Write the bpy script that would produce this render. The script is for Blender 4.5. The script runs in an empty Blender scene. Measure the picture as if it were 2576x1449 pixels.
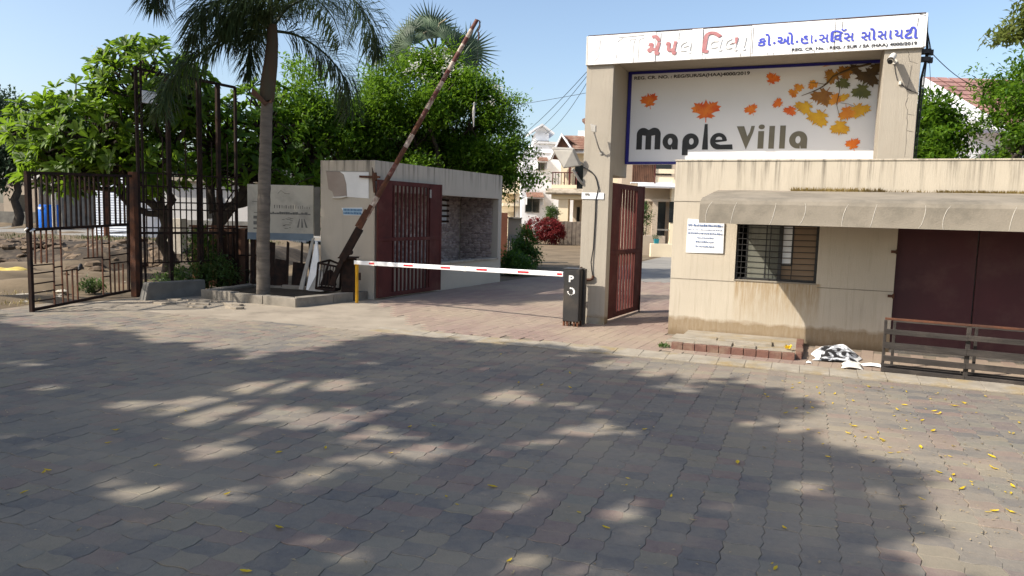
import bpy, math, random
import numpy as np
from mathutils import Vector, Matrix

random.seed(7); RNG = np.random.default_rng(11)
SC = bpy.context.scene
COL = SC.collection

# ---------------------------------------------------------------- camera
PITCH, ROLL = math.radians(5.76), math.radians(1.5)
fw = Vector((0, math.cos(PITCH), -math.sin(PITCH)))
r0 = Vector((1, 0, 0)); u0 = Vector((0, math.sin(PITCH), math.cos(PITCH)))
rv = math.cos(ROLL)*r0 + math.sin(ROLL)*u0
uv = -math.sin(ROLL)*r0 + math.cos(ROLL)*u0
cd = bpy.data.cameras.new('camera'); cam = bpy.data.objects.new('camera', cd); COL.objects.link(cam)
cam.matrix_world = Matrix(((rv.x, uv.x, -fw.x, 0), (rv.y, uv.y, -fw.y, 0), (rv.z, uv.z, -fw.z, 1.7), (0, 0, 0, 1)))
cd.sensor_width = 36; cd.lens = 36*1835/2576; cd.clip_start = 0.05; cd.clip_end = 2000
SC.camera = cam

# ---------------------------------------------------------------- sky, sun, exposure
SUN = Vector((-1.347, -0.537, 1.25)).normalized()          # towards the sun
world = bpy.data.worlds.new('World'); SC.world = world; world.use_nodes = True
wn = world.node_tree.nodes; wl = world.node_tree.links
bg = wn['Background']; sky = wn.new('ShaderNodeTexSky'); sky.sky_type = 'NISHITA'; sky.sun_disc = False
sky.sun_elevation = math.asin(SUN.z); sky.sun_rotation = math.atan2(SUN.x, SUN.y)
sky.air_density = 1.0; sky.dust_density = 2.2; sky.ozone_density = 1.0; sky.altitude = 20
wl.new(sky.outputs[0], bg.inputs['Color']); bg.inputs['Strength'].default_value = 0.137
sd = bpy.data.lights.new('sun', 'SUN'); sd.energy = 4.3; sd.angle = math.radians(0.6); sd.color = (1.0, 0.93, 0.82)
so = bpy.data.objects.new('sun', sd); COL.objects.link(so); so.rotation_euler = SUN.to_track_quat('Z', 'Y').to_euler()
so.location = (-20, 0, 30)
SC.view_settings.view_transform = 'Standard'; SC.view_settings.look = 'None'
SC.view_settings.exposure = 0.68; SC.view_settings.gamma = 1.0; SC.view_settings.use_curve_mapping = False
SC.cycles.max_bounces = 6; SC.cycles.transparent_max_bounces = 12
SC.cycles.use_denoising = True

# ---------------------------------------------------------------- node helpers
class NT:
    def __init__(s, name, rough=.85, spec=.25):
        s.m = bpy.data.materials.new(name); s.m.use_nodes = True
        s.t = s.m.node_tree; s.n = s.t.nodes; s.l = s.t.links
        s.b = s.n['Principled BSDF']; s.out = s.n['Material Output']
        s.b.inputs['Roughness'].default_value = rough; s.b.inputs['Specular IOR Level'].default_value = spec
        s.tc = s.n.new('ShaderNodeTexCoord'); s.geo = s.n.new('ShaderNodeNewGeometry')
    def set(s, inp, v):
        if hasattr(v, 'bl_rna') or hasattr(v, 'is_output'): s.l.new(v, inp)
        elif isinstance(v, (tuple, list)): inp.default_value = (*v, 1) if len(v) == 3 and inp.type == 'RGBA' else v
        else: inp.default_value = v
    def vec(s, kind='obj', scale=(1, 1, 1)):
        o = s.tc.outputs['Object'] if kind == 'obj' else s.geo.outputs['Position']
        if tuple(scale) == (1, 1, 1): return o
        m = s.n.new('ShaderNodeMapping'); s.l.new(o, m.inputs[0]); m.inputs['Scale'].default_value = scale; return m.outputs[0]
    def noise(s, scale=5, detail=5, vec=None, rough=.55, dist=0):
        n = s.n.new('ShaderNodeTexNoise'); n.inputs['Scale'].default_value = scale; n.inputs['Detail'].default_value = detail
        n.inputs['Roughness'].default_value = rough; n.inputs['Distortion'].default_value = dist
        s.l.new(vec if vec is not None else s.vec(), n.inputs['Vector']); return n.outputs['Fac']
    def voro(s, scale=5, vec=None, feat='F1', out='Distance'):
        n = s.n.new('ShaderNodeTexVoronoi'); n.feature = feat; n.inputs['Scale'].default_value = scale
        s.l.new(vec if vec is not None else s.vec(), n.inputs['Vector']); return n.outputs[out]
    def math(s, op, a, b=0.0, clamp=False):
        n = s.n.new('ShaderNodeMath'); n.operation = op; n.use_clamp = clamp; s.set(n.inputs[0], a); s.set(n.inputs[1], b); return n.outputs[0]
    def ramp(s, f, a=.35, b=.65, va=0., vb=1.):
        n = s.n.new('ShaderNodeMapRange'); s.set(n.inputs[0], f); n.inputs[1].default_value = a; n.inputs[2].default_value = b
        n.inputs[3].default_value = va; n.inputs[4].default_value = vb; return n.outputs[0]
    def mix(s, f, a, b, mode='MIX'):
        n = s.n.new('ShaderNodeMix'); n.data_type = 'RGBA'; n.blend_type = mode; s.set(n.inputs[0], f); s.set(n.inputs[6], a); s.set(n.inputs[7], b); return n.outputs[2]
    def sep(s, v):
        n = s.n.new('ShaderNodeSeparateXYZ'); s.l.new(v, n.inputs[0]); return n.outputs
    def bump(s, h, strength=.3, dist=.01):
        n = s.n.new('ShaderNodeBump'); n.inputs['Strength'].default_value = strength; n.inputs['Distance'].default_value = dist
        s.l.new(h, n.inputs['Height']); s.l.new(n.outputs[0], s.b.inputs['Normal'])
    def col(s, c): s.set(s.b.inputs['Base Color'], c)
    def island(s): return s.geo.outputs['Random Per Island']

MATS = {}
def mat(name, c1, c2=None, scale=6, rough=.8, bump=0., bscale=60, metal=0., spec=.25, lo=.35, hi=.68, stretch=(1, 1, 1), kind='pos', dirt=None, dscale=2.2):
    t = NT(name, rough, spec); t.b.inputs['Metallic'].default_value = metal
    c2 = c2 or tuple(x*.8 for x in c1)
    f = t.ramp(t.noise(scale, 6, t.vec(kind, stretch)), lo, hi)
    c = t.mix(f, c1, c2)
    if dirt: c = t.mix(t.ramp(t.noise(dscale, 8, t.vec(kind), .65), .5, .72), c, dirt)
    t.col(c)
    if bump: t.bump(t.noise(bscale, 4, t.vec(kind, stretch)), bump, .01)
    MATS[name] = t.m; return t.m

def glossy(name, c, rough=.3, spec=.5, metal=0):
    t = NT(name, rough, spec); t.b.inputs['Metallic'].default_value = metal
    f = t.ramp(t.noise(9, 6, t.vec('pos')), .3, .7)
    t.col(t.mix(f, c, tuple(x*.86 for x in c)))
    t.set(t.b.inputs['Roughness'], t.ramp(t.noise(14, 5, t.vec('pos')), .3, .7, rough*.8, min(1, rough*1.35)))
    MATS[name] = t.m; return t.m

def leafmat(name, c1, c2, trans=.4, rough=.5, tcol=None):
    t = NT(name, rough, .35)
    c = t.mix(t.island(), c1, c2)
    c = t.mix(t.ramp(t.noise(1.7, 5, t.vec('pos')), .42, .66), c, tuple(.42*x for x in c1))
    t.col(c)
    tr = t.n.new('ShaderNodeBsdfTranslucent'); tc = t.mix(.5, c, tcol or tuple(min(1, 1.5*x) for x in c2))
    t.set(tr.inputs[0], tc)
    ms = t.n.new('ShaderNodeMixShader'); ms.inputs[0].default_value = trans
    t.l.new(t.b.outputs[0], ms.inputs[1]); t.l.new(tr.outputs[0], ms.inputs[2]); t.l.new(ms.outputs[0], t.out.inputs[0])
    MATS[name] = t.m; return t.m

# ---------------------------------------------------------------- mesh helpers
class MB:
    def __init__(s): s.v = []; s.f = []; s.mi = []; s.sm = []
    def add(s, vs, fs, mi=0, sm=False):
        o = len(s.v); s.v += [tuple(v) for v in vs]; s.f += [tuple(i+o for i in f) for f in fs]
        s.mi += [mi]*len(fs); s.sm += [sm]*len(fs); return s
    def box(s, x0, x1, y0, y1, z0, z1, mi=0):
        return s.add([(x0,y0,z0),(x1,y0,z0),(x1,y1,z0),(x0,y1,z0),(x0,y0,z1),(x1,y0,z1),(x1,y1,z1),(x0,y1,z1)],
              [(3,2,1,0),(4,5,6,7),(0,1,5,4),(1,2,6,5),(2,3,7,6),(3,0,4,7)], mi)
    def hexa(s, p, mi=0):          # 8 points, bottom ring then top ring
        return s.add(p, [(3,2,1,0),(4,5,6,7),(0,1,5,4),(1,2,6,5),(2,3,7,6),(3,0,4,7)], mi)
    def bar(s, p, q, w, h=None, mi=0, up=(0, 0, 1)):
        p, q = Vector(p), Vector(q); h = h or w; d = (q-p).normalized(); up = Vector(up)
        if abs(d.dot(up)) > .95: up = Vector((0, 1, 0)) if abs(d.y) < .9 else Vector((1, 0, 0))
        a = d.cross(up).normalized()*w/2; b = a.cross(d).normalized()*h/2
        return s.hexa([p-a-b, p+a-b, q+a-b, q-a-b, p-a+b, p+a+b, q+a+b, q-a+b], mi)
    def tube(s, pts, r, seg=8, mi=0, cap=True, sm=True):
        pts = [Vector(p) for p in pts]; n = len(pts)
        rr = r if hasattr(r, '__len__') else [r]*n
        vs = []; ref = None
        for i, p in enumerate(pts):
            d = (pts[min(i+1, n-1)]-pts[max(i-1, 0)]).normalized()
            if ref is None: ref = Vector((0, 0, 1)) if abs(d.z) < .9 else Vector((1, 0, 0))
            a = (ref - d*ref.dot(d)).normalized(); ref = a; b = d.cross(a)
            vs += [p+(a*math.cos(2*math.pi*k/seg)+b*math.sin(2*math.pi*k/seg))*rr[i] for k in range(seg)]
        fs = [(i*seg+k, i*seg+(k+1) % seg, (i+1)*seg+(k+1) % seg, (i+1)*seg+k) for i in range(n-1) for k in range(seg)]
        s.add(vs, fs, mi, sm)
        if cap: s.add(vs[:seg], [tuple(range(seg))[::-1]], mi); s.add(vs[-seg:], [tuple(range(seg))], mi)
        return s
    def prism(s, poly, y0, y1, mi=0):      # poly in (x, z), thickness along y
        n = len(poly); vs = [(x, y0, z) for x, z in poly]+[(x, y1, z) for x, z in poly]
        fs = [tuple(range(n)), tuple(range(2*n-1, n-1, -1))]+[(i+n, (i+1) % n+n, (i+1) % n, i) for i in range(n)]
        return s.add(vs, fs, mi)
    def slab(s, poly, z0, z1, mi=0):       # poly in (x, y), thickness along z
        n = len(poly); vs = [(x, y, z0) for x, y in poly]+[(x, y, z1) for x, y in poly]
        fs = [tuple(range(n-1, -1, -1)), tuple(range(n, 2*n))]+[(i, (i+1) % n, (i+1) % n+n, i+n) for i in range(n)]
        return s.add(vs, fs, mi)
    def ext(s, prof, x0, x1, mi=0, sm=False, x0s=None):  # profile in (y, z) extruded along x; x0s: start x for each profile point
        n = len(prof); a = x0s or [x0]*n
        vs = [(a[i], y, z) for i, (y, z) in enumerate(prof)]+[(x1, y, z) for y, z in prof]
        s.add(vs, [(i, (i+1) % n, (i+1) % n+n, i+n) for i in range(n)], mi, sm)
        return s.add(vs, [tuple(range(n))[::-1], tuple(range(n, 2*n))], mi)
    def disc(s, c, r, ax='y', seg=14, depth=.02, mi=0):
        c = Vector(c); e = {'x': (Vector((0,1,0)), Vector((0,0,1)), Vector((1,0,0))), 'y': (Vector((1,0,0)), Vector((0,0,1)), Vector((0,1,0))), 'z': (Vector((1,0,0)), Vector((0,1,0)), Vector((0,0,1)))}[ax]
        return s.tube([c-e[2]*depth/2, c+e[2]*depth/2], r, seg, mi, True, False)
    def mesh(s, name, mats):
        me = bpy.data.meshes.new(name); me.from_pydata(s.v, [], s.f); 
        for m in (mats if isinstance(mats, (list, tuple)) else [mats]): me.materials.append(m)
        me.polygons.foreach_set('material_index', s.mi); me.polygons.foreach_set('use_smooth', s.sm); me.update(); return me

def tag(o, label=None, cat=None, group=None, kind=None):
    if label: o['label'] = label
    if cat: o['category'] = cat
    if group: o['group'] = group
    if kind: o['kind'] = kind
    return o

FR = {'W': ((2.34, 10.76, 0), -21.89), 'O': ((0, 0, 0), 0), 'LF': ((-2.66, 14.0, 0), -22.5), 'LS': ((-2.66, 14.0, 0), 61.97), 'IG': ((-7.43, 11.2, 0), 81.47)}
def fpt(fr, p):
    (o, a) = FR[fr]; a = math.radians(a); c, s_ = math.cos(a), math.sin(a)
    return Vector((o[0]+p[0]*c-p[1]*s_, o[1]+p[0]*s_+p[1]*c, o[2]+p[2]))
def thing(name, label, cat, base=(0, 0, 0), fr='W', group=None, kind=None):
    o = bpy.data.objects.new(name, None); COL.objects.link(o); o.empty_display_size = .2
    o.location = fpt(fr, base); o.rotation_euler = (0, 0, math.radians(FR[fr][1])); o['_b'] = tuple(base)
    return tag(o, label, cat, group, kind)
def off(parent):
    while parent is not None and '_b' not in parent: parent = parent.parent
    return Vector(parent['_b']) if parent is not None else Vector((0, 0, 0))
def put(name, me, parent=None, fr='W', label=None, cat=None, group=None, kind=None, bev=0):
    """link a mesh whose coordinates are in frame fr; under a parent it becomes a part of it"""
    o = bpy.data.objects.new(name, me); COL.objects.link(o)
    if parent is not None:
        o.parent = parent
        if parent.type == 'EMPTY': o.location = -off(parent)
    else:
        o.location = fpt(fr, (0, 0, 0)); o.rotation_euler = (0, 0, math.radians(FR[fr][1]))
    if bev:
        b = o.modifiers.new('bevel', 'BEVEL'); b.width = bev; b.segments = 2; b.limit_method = 'ANGLE'; b.angle_limit = math.radians(40)
    return tag(o, label, cat, group, kind)
def part(name, mb, mt, parent, bev=0, label=None, kind=None):
    return put(name, mb.mesh(name, mt), parent, bev=bev, label=label, kind=kind)
def single(name, mb, mt, label, cat, fr='W', group=None, base=None, bev=0):
    """a thing that is one mesh, origin at its base"""
    me = mb.mesh(name, mt)
    if base is None:
        xs = np.array(mb.v); base = (*(xs[:, :2].min(0)+xs[:, :2].max(0))/2, xs[:, 2].min())
    base = tuple(float(x) for x in base)
    me.transform(Matrix.Translation(-Vector(base)))
    o = put(name, me, None, fr, label, cat, group, bev=bev); o.location = fpt(fr, base); return o

def npmesh(name, V, F, mats, smooth=False):
    V = np.asarray(V, np.float32); F = np.asarray(F, np.int32); k = F.shape[1]
    me = bpy.data.meshes.new(name); me.vertices.add(len(V)); me.vertices.foreach_set('co', V.ravel())
    me.loops.add(F.size); me.loops.foreach_set('vertex_index', F.ravel())
    me.polygons.add(len(F)); me.polygons.foreach_set('loop_start', np.arange(0, F.size, k, dtype=np.int32))
    me.polygons.foreach_set('loop_total', np.full(len(F), k, np.int32))
    for m in (mats if isinstance(mats, (list, tuple)) else [mats]): me.materials.append(m)
    if smooth: me.polygons.foreach_set('use_smooth', np.ones(len(F), bool))
    me.update(calc_edges=True); return me

def curve_mesh(name, loops, mt, extrude=.002):
    """filled flat outline (even-odd) from closed loops in (x, z); faces -y"""
    cu = bpy.data.curves.new(name, 'CURVE'); cu.dimensions = '2D'; cu.fill_mode = 'BOTH'; cu.extrude = extrude
    for lp in loops:
        sp = cu.splines.new('POLY'); sp.points.add(len(lp)-1); sp.use_cyclic_u = True
        for p, (x, z) in zip(sp.points, lp): p.co = (x, z, 0, 1)
    ob = bpy.data.objects.new('tmp', cu); me = bpy.data.meshes.new_from_object(ob)
    bpy.data.objects.remove(ob); bpy.data.curves.remove(cu)
    me.transform(Matrix.Rotation(math.pi/2, 4, 'X')); me.name = name; me.materials.clear(); me.materials.append(mt); return me
def text_mesh(s, mt, offset=0., extrude=.002):
    cu = bpy.data.curves.new('txt', 'FONT'); cu.body = s; cu.size = 1; cu.offset = offset; cu.extrude = extrude; cu.resolution_u = 4
    ob = bpy.data.objects.new('tmp', cu); me = bpy.data.meshes.new_from_object(ob)
    bpy.data.objects.remove(ob); bpy.data.curves.remove(cu)
    me.transform(Matrix.Rotation(math.pi/2, 4, 'X')); me.materials.clear(); me.materials.append(mt); return me
def fit_mesh(me, x0, x1, z0, z1, y, shear=0.):
    v = np.empty(len(me.vertices)*3, np.float32); me.vertices.foreach_get('co', v); v = v.reshape(-1, 3)
    a, b = v.min(0), v.max(0); sc = max(1e-6, b[0]-a[0]); sz = max(1e-6, b[2]-a[2])
    v[:, 0] = x0+(v[:, 0]-a[0])/sc*(x1-x0); v[:, 2] = z0+(v[:, 2]-a[2])/sz*(z1-z0)
    v[:, 0] += shear*(v[:, 2]-z0); v[:, 1] = y+v[:, 1]
    me.vertices.foreach_set('co', v.ravel()); me.update(); return me
def sm(x): x = np.clip(x, 0, 1); return x*x*(3-2*x)
# ---------------------------------------------------------------- materials
def stucco(name, base, dark, tide=0., stain=None, top=0., kind='obj', z0=0.):
    """rendered wall: vertical trowel grain, water streaks, optional splash band, rust stain box (x0,x1,z0,z1), run-off from the coping"""
    t = NT(name, .93, .12)
    c = t.mix(t.ramp(t.noise(1.3, 6, t.vec(kind)), .3, .75), base, tuple(x*.86 for x in base))
    st = t.noise(3.2, 7, t.vec(kind, (7, 7, .35)), .65)
    c = t.mix(t.math('MULTIPLY', t.ramp(st, .52, .8), .5), c, dark)
    xyz = t.sep(t.vec(kind)); z = xyz[2]
    wob = t.math('MULTIPLY', t.math('SUBTRACT', t.noise(6, 5, t.vec(kind)), .5), .16)
    zz = t.math('ADD', z, wob)
    if tide:
        band = t.ramp(zz, tide+.035, tide-.02)
        g = t.math('MULTIPLY', band, t.ramp(t.noise(9, 6, t.vec(kind, (3, 3, .6)), .7), .2, .75, .62, 1.0))
        c = t.mix(g, c, (.235, .17, .10))
        c = t.mix(t.math('MULTIPLY', t.ramp(zz, .12, .0), .6), c, (.13, .085, .045))
    if stain:
        a = t.math('MULTIPLY', t.ramp(xyz[0], stain[0]-.03, stain[0]+.02), t.ramp(xyz[0], stain[1]+.02, stain[1]-.03))
        b = t.math('MULTIPLY', t.ramp(zz, stain[2], stain[3]), t.ramp(z, stain[3]+.01, stain[3]))
        n = t.ramp(t.noise(5, 7, t.vec(kind, (5, 5, .5)), .7), .32, .68)
        c = t.mix(t.math('MULTIPLY', t.math('MULTIPLY', a, b), t.math('MULTIPLY', n, 1.0)), c, (.27, .165, .055))
    if top:
        n = t.ramp(t.noise(2.6, 6, t.vec(kind, (3.6, 3.6, .12)), .7), .5, .64)
        g = t.math('MULTIPLY', n, t.ramp(zz, top-.5, top-.02))
        c = t.mix(t.math('MULTIPLY', g, .75), c, (.05, .045, .038))
    t.col(c)
    h = t.math('ADD', t.math('MULTIPLY', t.noise(26, 3, t.vec(kind, (4, 4, .25))), .8), t.math('MULTIPLY', t.noise(90, 4, t.vec(kind)), .5))
    t.bump(h, .42, .012); MATS[name] = t.m; return t.m

M_wall = stucco('booth_render', (.51, .452, .362), (.27, .225, .165), tide=.24, stain=(.92, 2.05, .15, .85), top=2.53)
M_pillar = stucco('pillar_render', (.385, .345, .285), (.26, .225, .18), tide=.12)
M_left = stucco('gatehouse_render', (.52, .46, .375), (.42, .36, .29), top=2.66)
M_canopy = mat('canopy_concrete', (.265, .232, .185), (.205, .18, .142), 2.2, .95, .4, 55, dirt=(.16, .143, .115))
M_conc = mat('old_concrete', (.42, .37, .30), (.29, .25, .2), 3, .95, .5, 40, dirt=(.17, .14, .1))
M_bedk = mat('bed_kerb_concrete', (.27, .24, .20), (.19, .17, .14), 4, .95, .6, 40, dirt=(.12, .105, .085))
M_concg = mat('grey_concrete', (.20, .19, .17), (.13, .125, .115), 3, .95, .5, 40)
M_kerb = mat('kerb_concrete', (.345, .305, .245), (.255, .225, .18), 5, .95, .5, 60, dirt=(.3, .22, .1))
M_maroon = mat('maroon_paint', (.098, .027, .023), (.068, .020, .018), 4, .75, .15, 30, spec=.12, dirt=(.12, .05, .04))
M_shutter = mat('shutter_maroon', (.072, .021, .025), (.050, .017, .020), 1.2, .6, .35, 2.5, spec=.3, dirt=(.095, .045, .042), dscale=1.4)
M_white = mat('white_paint', (.84, .83, .80), (.74, .73, .70), 2.5, .55, .05, 40)
M_signw = mat('sign_vinyl_white', (.80, .80, .80), (.76, .76, .76), .8, .35, .02, 8, spec=.4)
M_fascia = mat('fascia_acrylic', (.86, .86, .85), (.78, .78, .77), 1.6, .4, .03, 12, spec=.4, dirt=(.62, .61, .58), dscale=1.6)
M_navy = glossy('navy_border', (.012, .010, .20), .35)
M_black = glossy('black_vinyl', (.008, .008, .008), .4)
M_olive = glossy('olive_vinyl', (.165, .145, .095), .4)
M_pink = mat('faded_red_letter', (.40, .155, .165), (.47, .24, .24), 14, .6)
M_ghost = mat('peeled_letter_adhesive', (.66, .65, .62), (.80, .79, .77), 16, .7, lo=.3, hi=.6)
M_blue = mat('blue_letter', (.075, .10, .55), (.06, .075, .42), 16, .5)
M_ink = glossy('black_ink', (.015, .015, .018), .5)
M_wire = glossy('black_cable', (.012, .012, .014), .5)
M_iron = mat('old_iron', (.016, .013, .012), (.040, .022, .016), 9, .85, .3, 80, spec=.12)
M_rust = mat('rusty_steel', (.13, .052, .027), (.065, .032, .022), 7, .85, .5, 60, dirt=(.035, .024, .02))
M_rust2 = mat('rusty_sheet', (.17, .085, .052), (.10, .052, .034), 2.4, .85, .3, 30, dirt=(.05, .03, .022), stretch=(2, 2, .5))
M_grille = glossy('grille_black', (.015, .014, .013), .45)
M_cab = mat('charcoal_powder_coat', (.022, .021, .021), (.030, .028, .027), 8, .45, .12, 120, spec=.45, dirt=(.06, .05, .04))
M_lampgrey = mat('lamp_housing', (.38, .36, .32), (.30, .28, .25), 8, .5, .1, 50)
M_pale = mat('pale_plastic', (.70, .66, .58), (.6, .56, .5), 8, .5)
M_yel = mat('yellow_post_paint', (.62, .33, .012), (.5, .25, .012), 8, .5, .15, 40, dirt=(.2, .12, .04))
M_redtape = glossy('red_reflective_tape', (.52, .018, .03), .3)
M_armw = mat('barrier_white', (.84, .84, .84), (.76, .76, .77), 4, .35)
M_wood = mat('weathered_wood', (.050, .043, .038), (.028, .024, .021), 4, .85, .5, 24, stretch=(.5, 6, 6), kind='obj', dirt=(.085, .07, .058))
M_brick = mat('plinth_brick', (.185, .095, .07), (.13, .07, .055), 8, .9, .5, 50, dirt=(.26, .2, .14))
M_trunk = mat('palm_bark', (.17, .145, .12), (.105, .09, .075), 4, .95, .5, 22, stretch=(1, 1, 4))
M_shaft = mat('palm_crownshaft', (.075, .070, .050), (.10, .062, .042), 5, .9, .6, 40, stretch=(2, 2, .3), spec=.1)
M_bark = mat('dark_bark', (.060, .048, .038), (.035, .028, .022), 6, .95, .6, 30)
M_soil = mat('bed_soil', (.06, .046, .033), (.035, .028, .02), 8, .98, .8, 30)
M_dirt = mat('dry_dirt', (.20, .152, .098), (.12, .092, .06), .9, .98, .9, 12, dirt=(.085, .065, .045), dscale=.6)
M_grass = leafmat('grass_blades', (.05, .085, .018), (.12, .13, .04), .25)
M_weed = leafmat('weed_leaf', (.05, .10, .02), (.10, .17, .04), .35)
M_glass = None
def glassmat():
    t = NT('window_glass', .12, .5); t.col(t.mix(t.ramp(t.noise(1.5, 3, t.vec('obj', (4, 1, .4))), .4, .6), (.20, .20, .165), (.12, .125, .105))); t.b.inputs['Alpha'].default_value = .8; return t.m
M_glass = glassmat()
M_dark = mat('dark_interior', (.012, .011, .010), (.018, .016, .014), 3, .9)
M_pane = glossy('dark_pane', (.012, .014, .016), .12, .6)
M_int = mat('interior_plaster', (.42, .40, .35), (.34, .32, .28), 2, .9)
M_board = mat('brown_hardboard', (.27, .19, .125), (.21, .15, .10), 2, .75, kind='obj')
M_paper = mat('notice_paper', (.80, .82, .84), (.72, .75, .79), 3, .6)
M_inkblue = glossy('notice_print', (.10, .16, .32), .6)
M_tyl = leafmat('yellow_leaf', (.86, .66, .025), (.74, .47, .03), .25, .6)
M_dry = leafmat('dry_leaf', (.34, .24, .12), (.50, .40, .24), .15, .8)

# foliage
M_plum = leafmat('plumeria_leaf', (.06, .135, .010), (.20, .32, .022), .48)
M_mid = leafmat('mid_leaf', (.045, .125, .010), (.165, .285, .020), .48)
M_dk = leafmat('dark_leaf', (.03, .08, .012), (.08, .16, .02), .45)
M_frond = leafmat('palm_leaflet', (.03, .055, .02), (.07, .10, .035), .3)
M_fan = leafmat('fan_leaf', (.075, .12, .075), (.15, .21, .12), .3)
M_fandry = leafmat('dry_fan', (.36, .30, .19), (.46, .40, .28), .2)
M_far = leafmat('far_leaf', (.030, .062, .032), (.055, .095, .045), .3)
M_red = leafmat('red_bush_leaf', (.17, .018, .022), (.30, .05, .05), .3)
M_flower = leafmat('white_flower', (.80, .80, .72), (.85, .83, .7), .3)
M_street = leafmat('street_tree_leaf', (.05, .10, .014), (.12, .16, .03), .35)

# paving colours: pigmented concrete blocks, all lightly dusted
def paver(name, c, c2):
    t = NT(name, .92, .2)
    a = t.mix(t.ramp(t.noise(26, 5, t.vec('pos')), .3, .7), c, c2)
    a = t.mix(t.math('MULTIPLY', t.ramp(t.noise(7, 8, t.vec('pos'), .7), .42, .7), .5), a, (.245, .205, .155))
    a = t.mix(t.ramp(t.noise(.55, 7, t.vec('pos'), .62), .43, .78), a, (.345, .285, .205))       # drifted dust
    a = t.mix(t.math('MULTIPLY', t.ramp(t.noise(2.2, 6, t.vec('pos'), .6), .55, .85), .35), a, (.075, .068, .064))
    a = t.mix(t.math('MULTIPLY', t.ramp(t.noise(120, 3, t.vec('pos')), .6, .8), .3), a, (.35, .31, .26))
    t.col(a); t.bump(t.noise(95, 4, t.vec('pos')), .45, .006); MATS[name] = t.m; return t.m
PAV = [paver('paver_grey', (.160, .146, .128), (.20, .182, .156)), paver('paver_slate', (.120, .115, .112), (.152, .145, .134)),
       paver('paver_rose', (.19, .14, .122), (.215, .165, .142)), paver('paver_ochre', (.205, .18, .135), (.235, .205, .155)),
       paver('paver_mauve', (.158, .132, .120), (.19, .158, .142)), paver('paver_olive', (.175, .165, .135), (.205, .19, .155))]
RED = [paver('drive_pink', (.255, .185, .155), (.29, .215, .18)), paver('drive_rose', (.235, .165, .14), (.27, .195, .165)), paver('drive_sand', (.275, .205, .165), (.31, .235, .19))]
M_joint = mat('joint_sand', (.225, .19, .145), (.145, .122, .095), 6, .98, .3, 80, dirt=(.2, .16, .11))
M_bank = mat('rubble_soil', (.072, .054, .038), (.03, .024, .018), 2.2, .98, 1.0, 9, dirt=(.13, .10, .068), dscale=3)
M_road = mat('inner_road_concrete', (.26, .245, .215), (.20, .19, .17), .8, .95, .3, 60, dirt=(.14, .135, .125), dscale=.5)
M_apron = mat('dusty_apron', (.35, .30, .235), (.27, .23, .18), 1.6, .97, .5, 45, dirt=(.19, .16, .125), dscale=1.3)
# ---------------------------------------------------------------- ground
def sheet(name, poly, z, mt, fr='O', parent=None):
    mb = MB(); mb.add([(x, y, z) for x, y in poly], [tuple(range(len(poly)))]); 
    return put(name, mb.mesh(name, mt), parent, fr, kind='structure')
sheet('ground', [(-500, -500), (500, -500), (500, 700), (-500, 700)], -.03, M_dirt)
# concrete apron at the left, between the block paving and the neighbouring plot
sheet('apron', [(-16, -8.4), (-2.9, -1.7), (-2.9, .2), (-3.9, 1.5), (-9.3, 1.0), (-9.6, -1.6), (-9.9, -3.6), (-16, -3.6)], -.0070, M_apron, 'W')
sheet('inner_road', [(-4.2, 8.2), (4.5, 9.6), (14, 30), (14, 60), (-8, 60), (-4, 30)], -.006, M_road, 'W')
sheet('inner_verge', [(-9, 8), (-4, 8.4), (-4.6, 30), (-8, 60), (-30, 60)], -.018, M_dirt, 'W')

CAMW = (1.84, -10.857)
def in_view(s, d, m=1.0):
    """keep paving near what the photograph shows, plus a margin to walk in"""
    p = fpt('W', (s, d, 0)); y = p.y
    return y > 2.2 and abs(p.x) < .74*y+m

def block_field(parent, cells, mesh_fn, mats, name, zj):
    """nearest 300 blocks are objects sharing meshes; the others are one joined part"""
    cells.sort(key=lambda c: -c[5])
    shared = [mesh_fn(m) for m in mats]
    pv = [np.array([v.co[:] for v in me.vertices]) for me in shared[:1]][0]
    pf = [tuple(p.vertices) for p in shared[0].polygons]
    for (x, y, rz, mi, dz, _, tx, ty) in cells[:300]:
        o = bpy.data.objects.new(name, shared[mi]); COL.objects.link(o); o.parent = parent
        o.location = (x, y, dz); o.rotation_euler = (tx, ty, rz)
    rest = cells[300:]
    V = []; F = []; MI = []
    for k, (x, y, rz, mi, dz, _, tx, ty) in enumerate(rest):
        c, s_ = math.cos(rz), math.sin(rz)
        q = pv.copy(); zx = pv[:, 2]+dz+pv[:, 1]*tx-pv[:, 0]*ty
        q[:, 0] = x+pv[:, 0]*c-pv[:, 1]*s_; q[:, 1] = y+pv[:, 0]*s_+pv[:, 1]*c; q[:, 2] = zx
        V.append(q); o = k*len(pv); F += [tuple(i+o for i in f) for f in pf]; MI += [mi]*len(pf)
    if rest:
        me = bpy.data.meshes.new(name); me.from_pydata(np.concatenate(V).tolist(), [], F)
        for m in mats: me.materials.append(m)
        me.polygons.foreach_set('material_index', MI); me.update()
        put(name, me, parent, kind='stuff')

def outline_block(outline, mt, h=.03, bev=.0024, inset=.0009):
    """paver body from an outline: recessed joint, rounded arris"""
    c = np.array(outline); n = len(c); ctr = c.mean(0)
    d = c-ctr; L = np.linalg.norm(d, axis=1)[:, None]
    a = ctr+d*(1-inset/L); b = ctr+d*(1-(inset+bev)/L)
    v = [(x, y, -h) for x, y in a]+[(x, y, -bev*.8) for x, y in a]+[(x, y, 0) for x, y in b]
    f = []
    for i in range(n):
        j = (i+1) % n; f += [(i, j, n+j, n+i), (n+i, n+j, 2*n+j, 2*n+i)]
    f.append(tuple(range(2*n, 3*n)))
    me = bpy.data.meshes.new('paver'); me.from_pydata(v, [], f); me.materials.append(mt); me.update(); return me

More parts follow.
